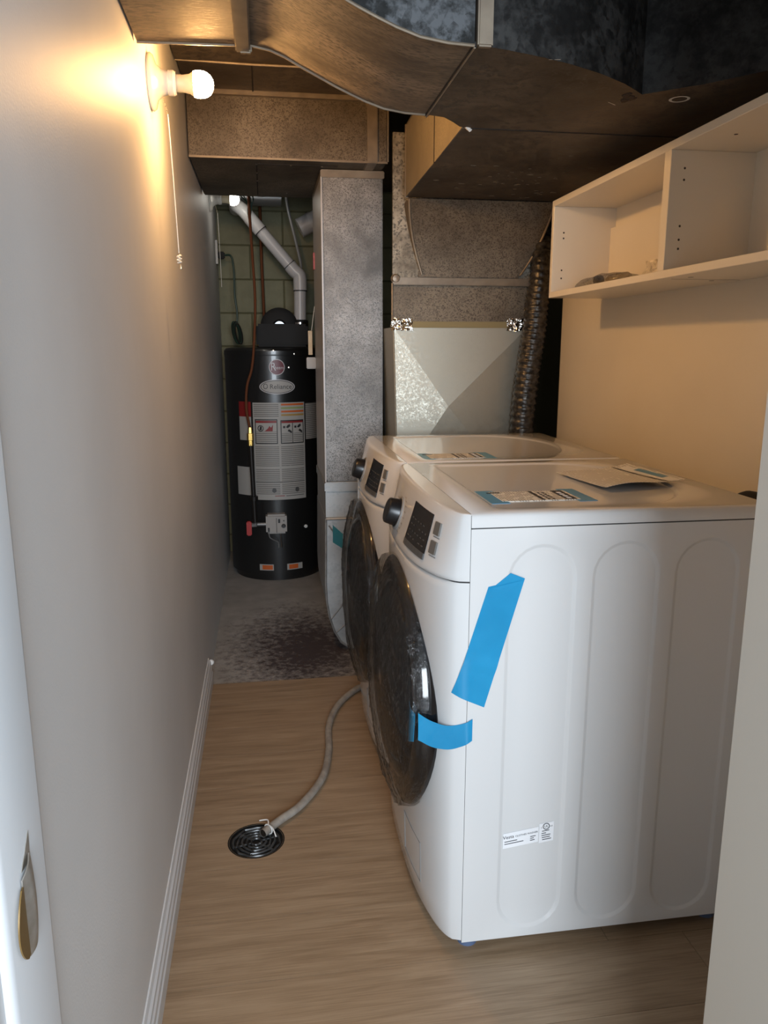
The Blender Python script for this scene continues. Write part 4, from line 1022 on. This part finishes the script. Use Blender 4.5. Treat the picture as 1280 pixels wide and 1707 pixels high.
for s2 in (.086, k_*.70): m.tube([b_+cdir*(s2-.002), b_+cdir*(s2+.002)], PR+.005, 22)
m.build('joint_line', 'ink', vp)
m = MB(); m.tube(smooth_path([e1-cdir*.06, e1, e1+Vector((-.04, .05, .035)), e1+Vector((-.05, .25, .05))], 6), PR+.003, 22); m.build('elbow', 'pvc', vp)
# pipes, cables and cords around the heater
def run(name, pts, r_, mat, label, cat, n=8, seg=10):
    m = MB(); m.tube(smooth_path(pts, n), r_, seg); o = m.build(name, mat, None, loc=pts[0]); return tag(o, label, cat)
gp = empty('gas_line', (.17, 4.22, .33), 'thin copper gas line with brass fitting running down in front of the water heater', 'pipe')
m = MB(); m.tube(smooth_path([(.20, 4.24, 2.14), (.205, 4.235, 1.95), (.212, 4.235, 1.75), (.218, 4.235, 1.55), (.208, 4.235, 1.36), (.190, 4.235, 1.20), (.160, 4.235, 1.10), (.152, 4.235, .98), (.166, 4.235, .88)], 6), .0075, 10); m.build('copper_tube', 'copper', gp)
m = MB(); m.lathe([(-.05, .010), (-.048, .014), (-.02, .014), (-.018, .018), (.018, .018), (.02, .012), (.05, .010)], (.168, 4.235, .83), 'z', 6, cap=True); m.build('brass_union', 'brass', gp)
m = MB(); m.tube([(.168, 4.235, .79), (.178, 4.235, .35)], .0125, 12); m.build('black_drop', 'black_pipe', gp)
m = MB(); m.lathe([(-.012, .016), (-.011, .022), (.011, .022), (.012, .016)], (.176, 4.235, .49), 'z', 12, cap=True); m.build('pipe_collar', 'black_pipe', gp)
B('shutoff_lever', 'red_plastic', gp, .130, .158, 4.205, 4.235, .285, .365, bevel=.005)
m = MB(); m.tube([(.178, 4.235, .355), (.178, 4.238, .338), (.160, 4.24, .338)], .013, 10); m.build('valve_body', 'cable_grey', gp)
run('copper_pipe', [(.258, 4.87, 2.20), (.258, 4.87, 1.85), (.262, 4.87, 1.55), (.262, 4.87, 1.313)], .0095, 'copper', 'second copper pipe rising behind the water heater against the block wall', 'pipe')
oc = empty('power_cord', (.03, 4.75, 1.8), 'dark green power cord hanging from the left wall outlet with its bundled slack', 'cord')
B('outlet_plate', 'outlet', oc, -.0, .012, 4.70, 4.78, 1.77, 1.90, bevel=.002)
B('plug', 'black_dull', oc, .010, .05, 4.715, 4.75, 1.80, 1.84, bevel=.006)
m = MB(); m.tube(smooth_path([(.045, 4.73, 1.82), (.085, 4.72, 1.815), (.098, 4.71, 1.74), (.098, 4.70, 1.60), (.108, 4.70, 1.50), (.10, 4.70, 1.42)], 6), .0058, 8); m.build('cord', 'green_cord', oc)
for k in range(6):
    m = MB(); pts = []
    for i in range(17):
        q = 2*math.pi*i/16; pts.append((.095+.018*math.cos(q)+.004*k-.3*(1.40-1.37)*math.sin(q), 4.69-.006*k, 1.385+.058*math.sin(q)+.006*math.cos(k*2)))
    m.tube(smooth_path(pts, 2), .0042, 6, caps=False); m.build('cord_coil', 'black_pipe' if k % 2 else 'green_cord', oc)
run('flexible_conduit', [(.40, 4.62, 2.22), (.41, 4.62, 2.08), (.45, 4.61, 1.90), (.475, 4.60, 1.78), (.478, 4.60, 1.74)], .0085, 'cable_grey', 'grey flexible conduit hanging beside the diagonal vent pipe', 'conduit')
run('armored_cable', [(.13, 4.26, 2.09), (.25, 4.28, 2.07), (.33, 4.3, 2.08), (.45, 4.3, 2.095), (.60, 4.3, 2.12)], .0075, 'cable_grey', 'armored cable running across under the ceiling beside the far bulb', 'cable')
wb = empty('wire_bundle', (.22, 4.28, 2.05), 'tangle of green wires tied to the cable above the vent pipe', 'wires')
for k in range(7):
    x = .19+random.uniform(-.02, .04)
    m = MB(); m.tube(smooth_path([(x-.04, 4.25, 2.085+random.uniform(-.01, .01)), (x, 4.24, 2.06+random.uniform(-.02, .01)), (.205+random.uniform(-.01, .01), 4.24, 1.99), (.203, 4.238, 1.93)], 5), .003, 6); m.build('wire', 'green_cord', wb)
m = MB(); m.tube([(.03, 4.75, 2.145), (.38, 4.75, 2.145)], .05, 24); o = m.build('round_duct', 'round_duct', None, loc=(.2, 4.75, 2.09)); tag(o, 'shiny round metal duct just behind the far bulb', 'duct')
m = MB(); m.tube([(.48, 4.75, 1.98), (.66, 4.75, 2.07)], .055, 24); m.tube([(.54, 4.75, 2.01), (.56, 4.75, 2.02)], .058, 24); o = m.build('pipe_stub', 'pvc', None, loc=(.56, 4.75, 2.0)); tag(o, 'grey round pipe stub emerging behind the tall metal duct', 'pipe')
# tag and small box hanging at the tall duct
tg = empty('hanging_tag', (.475, 3.74, 1.24), 'small cream card tag hanging on a string beside the tall duct', 'tag')
B('card', 'tag_card', tg, .461, .484, 3.738, 3.742, 1.266, 1.381, bevel=.002)
m = MB(); m.tube([(.480, 3.74, 1.381), (.488, 3.74, 1.44), (.4955, 3.74, 1.49)], .0014, 5); m.build('string', 'cord_white', tg)
o = B('switch_box', 'valve_grey', None, .452, .4955, 3.70, 3.75, 1.204, 1.257, bevel=.003, loc=(.475, 3.72, 1.204)); tag(o, 'small grey switch box on the far side of the tall duct', 'box')
o = B('red_handle', 'red_plastic', None, .489, .4958, 3.66, 3.70, 1.647, 1.724, bevel=.003, loc=(.49, 3.68, 1.647)); tag(o, 'red plastic handle on the side of the tall duct', 'handle')
# ------------------------------------------------------------------ door strike on the left jamb
sk2 = empty('strike_plate', (.02, .67, .745), 'worn metal strike plate with brass-coloured lip on the white door jamb', 'strike plate')
SZ, SH = .783, .040
def stp(u, v):
    q = math.sin(math.pi*(.06+.88*v))**.45
    return (.0212+.004*math.sin(math.pi*u)*q, .663+.031*u*(.6+.4*q), SZ-SH+2*SH*v+.012*u*v)
m = MB(); m.grid(stp, 10, 16, thick=-.0014); m.build('plate', 'strike_steel', sk2)
def stl(u, v):
    q = math.sin(math.pi*(.03+.94*v))**.6
    return (.0214+.0015*q*(1-u), .664-.027*q*(1-u), SZ-SH*.95+1.8*SH*v)
m = MB(); m.grid(stl, 8, 16, thick=-.0014); m.build('latch_lip', 'strike_brass', sk2)
m = MB(); m.prism([(.668, .828), (.694, .824), (.696, .853)], .0201, .0208, lambda p, q, h: (h, p, q)); m.build('chipped_paint', 'strike_steel', sk2)
# small scuff marks and baseboard end caulk
m = MB(); m.lathe([(-.008, 0), (-.006, .009), (0, .012), (.006, .008), (.008, 0)], (.010, 2.937, .082), 'y', 12); o = m.build('caulk_blob', 'zip_white', None, loc=(.01, 2.937, .08)); tag(o, 'white caulk blob at the far end of the left baseboard', 'caulk')
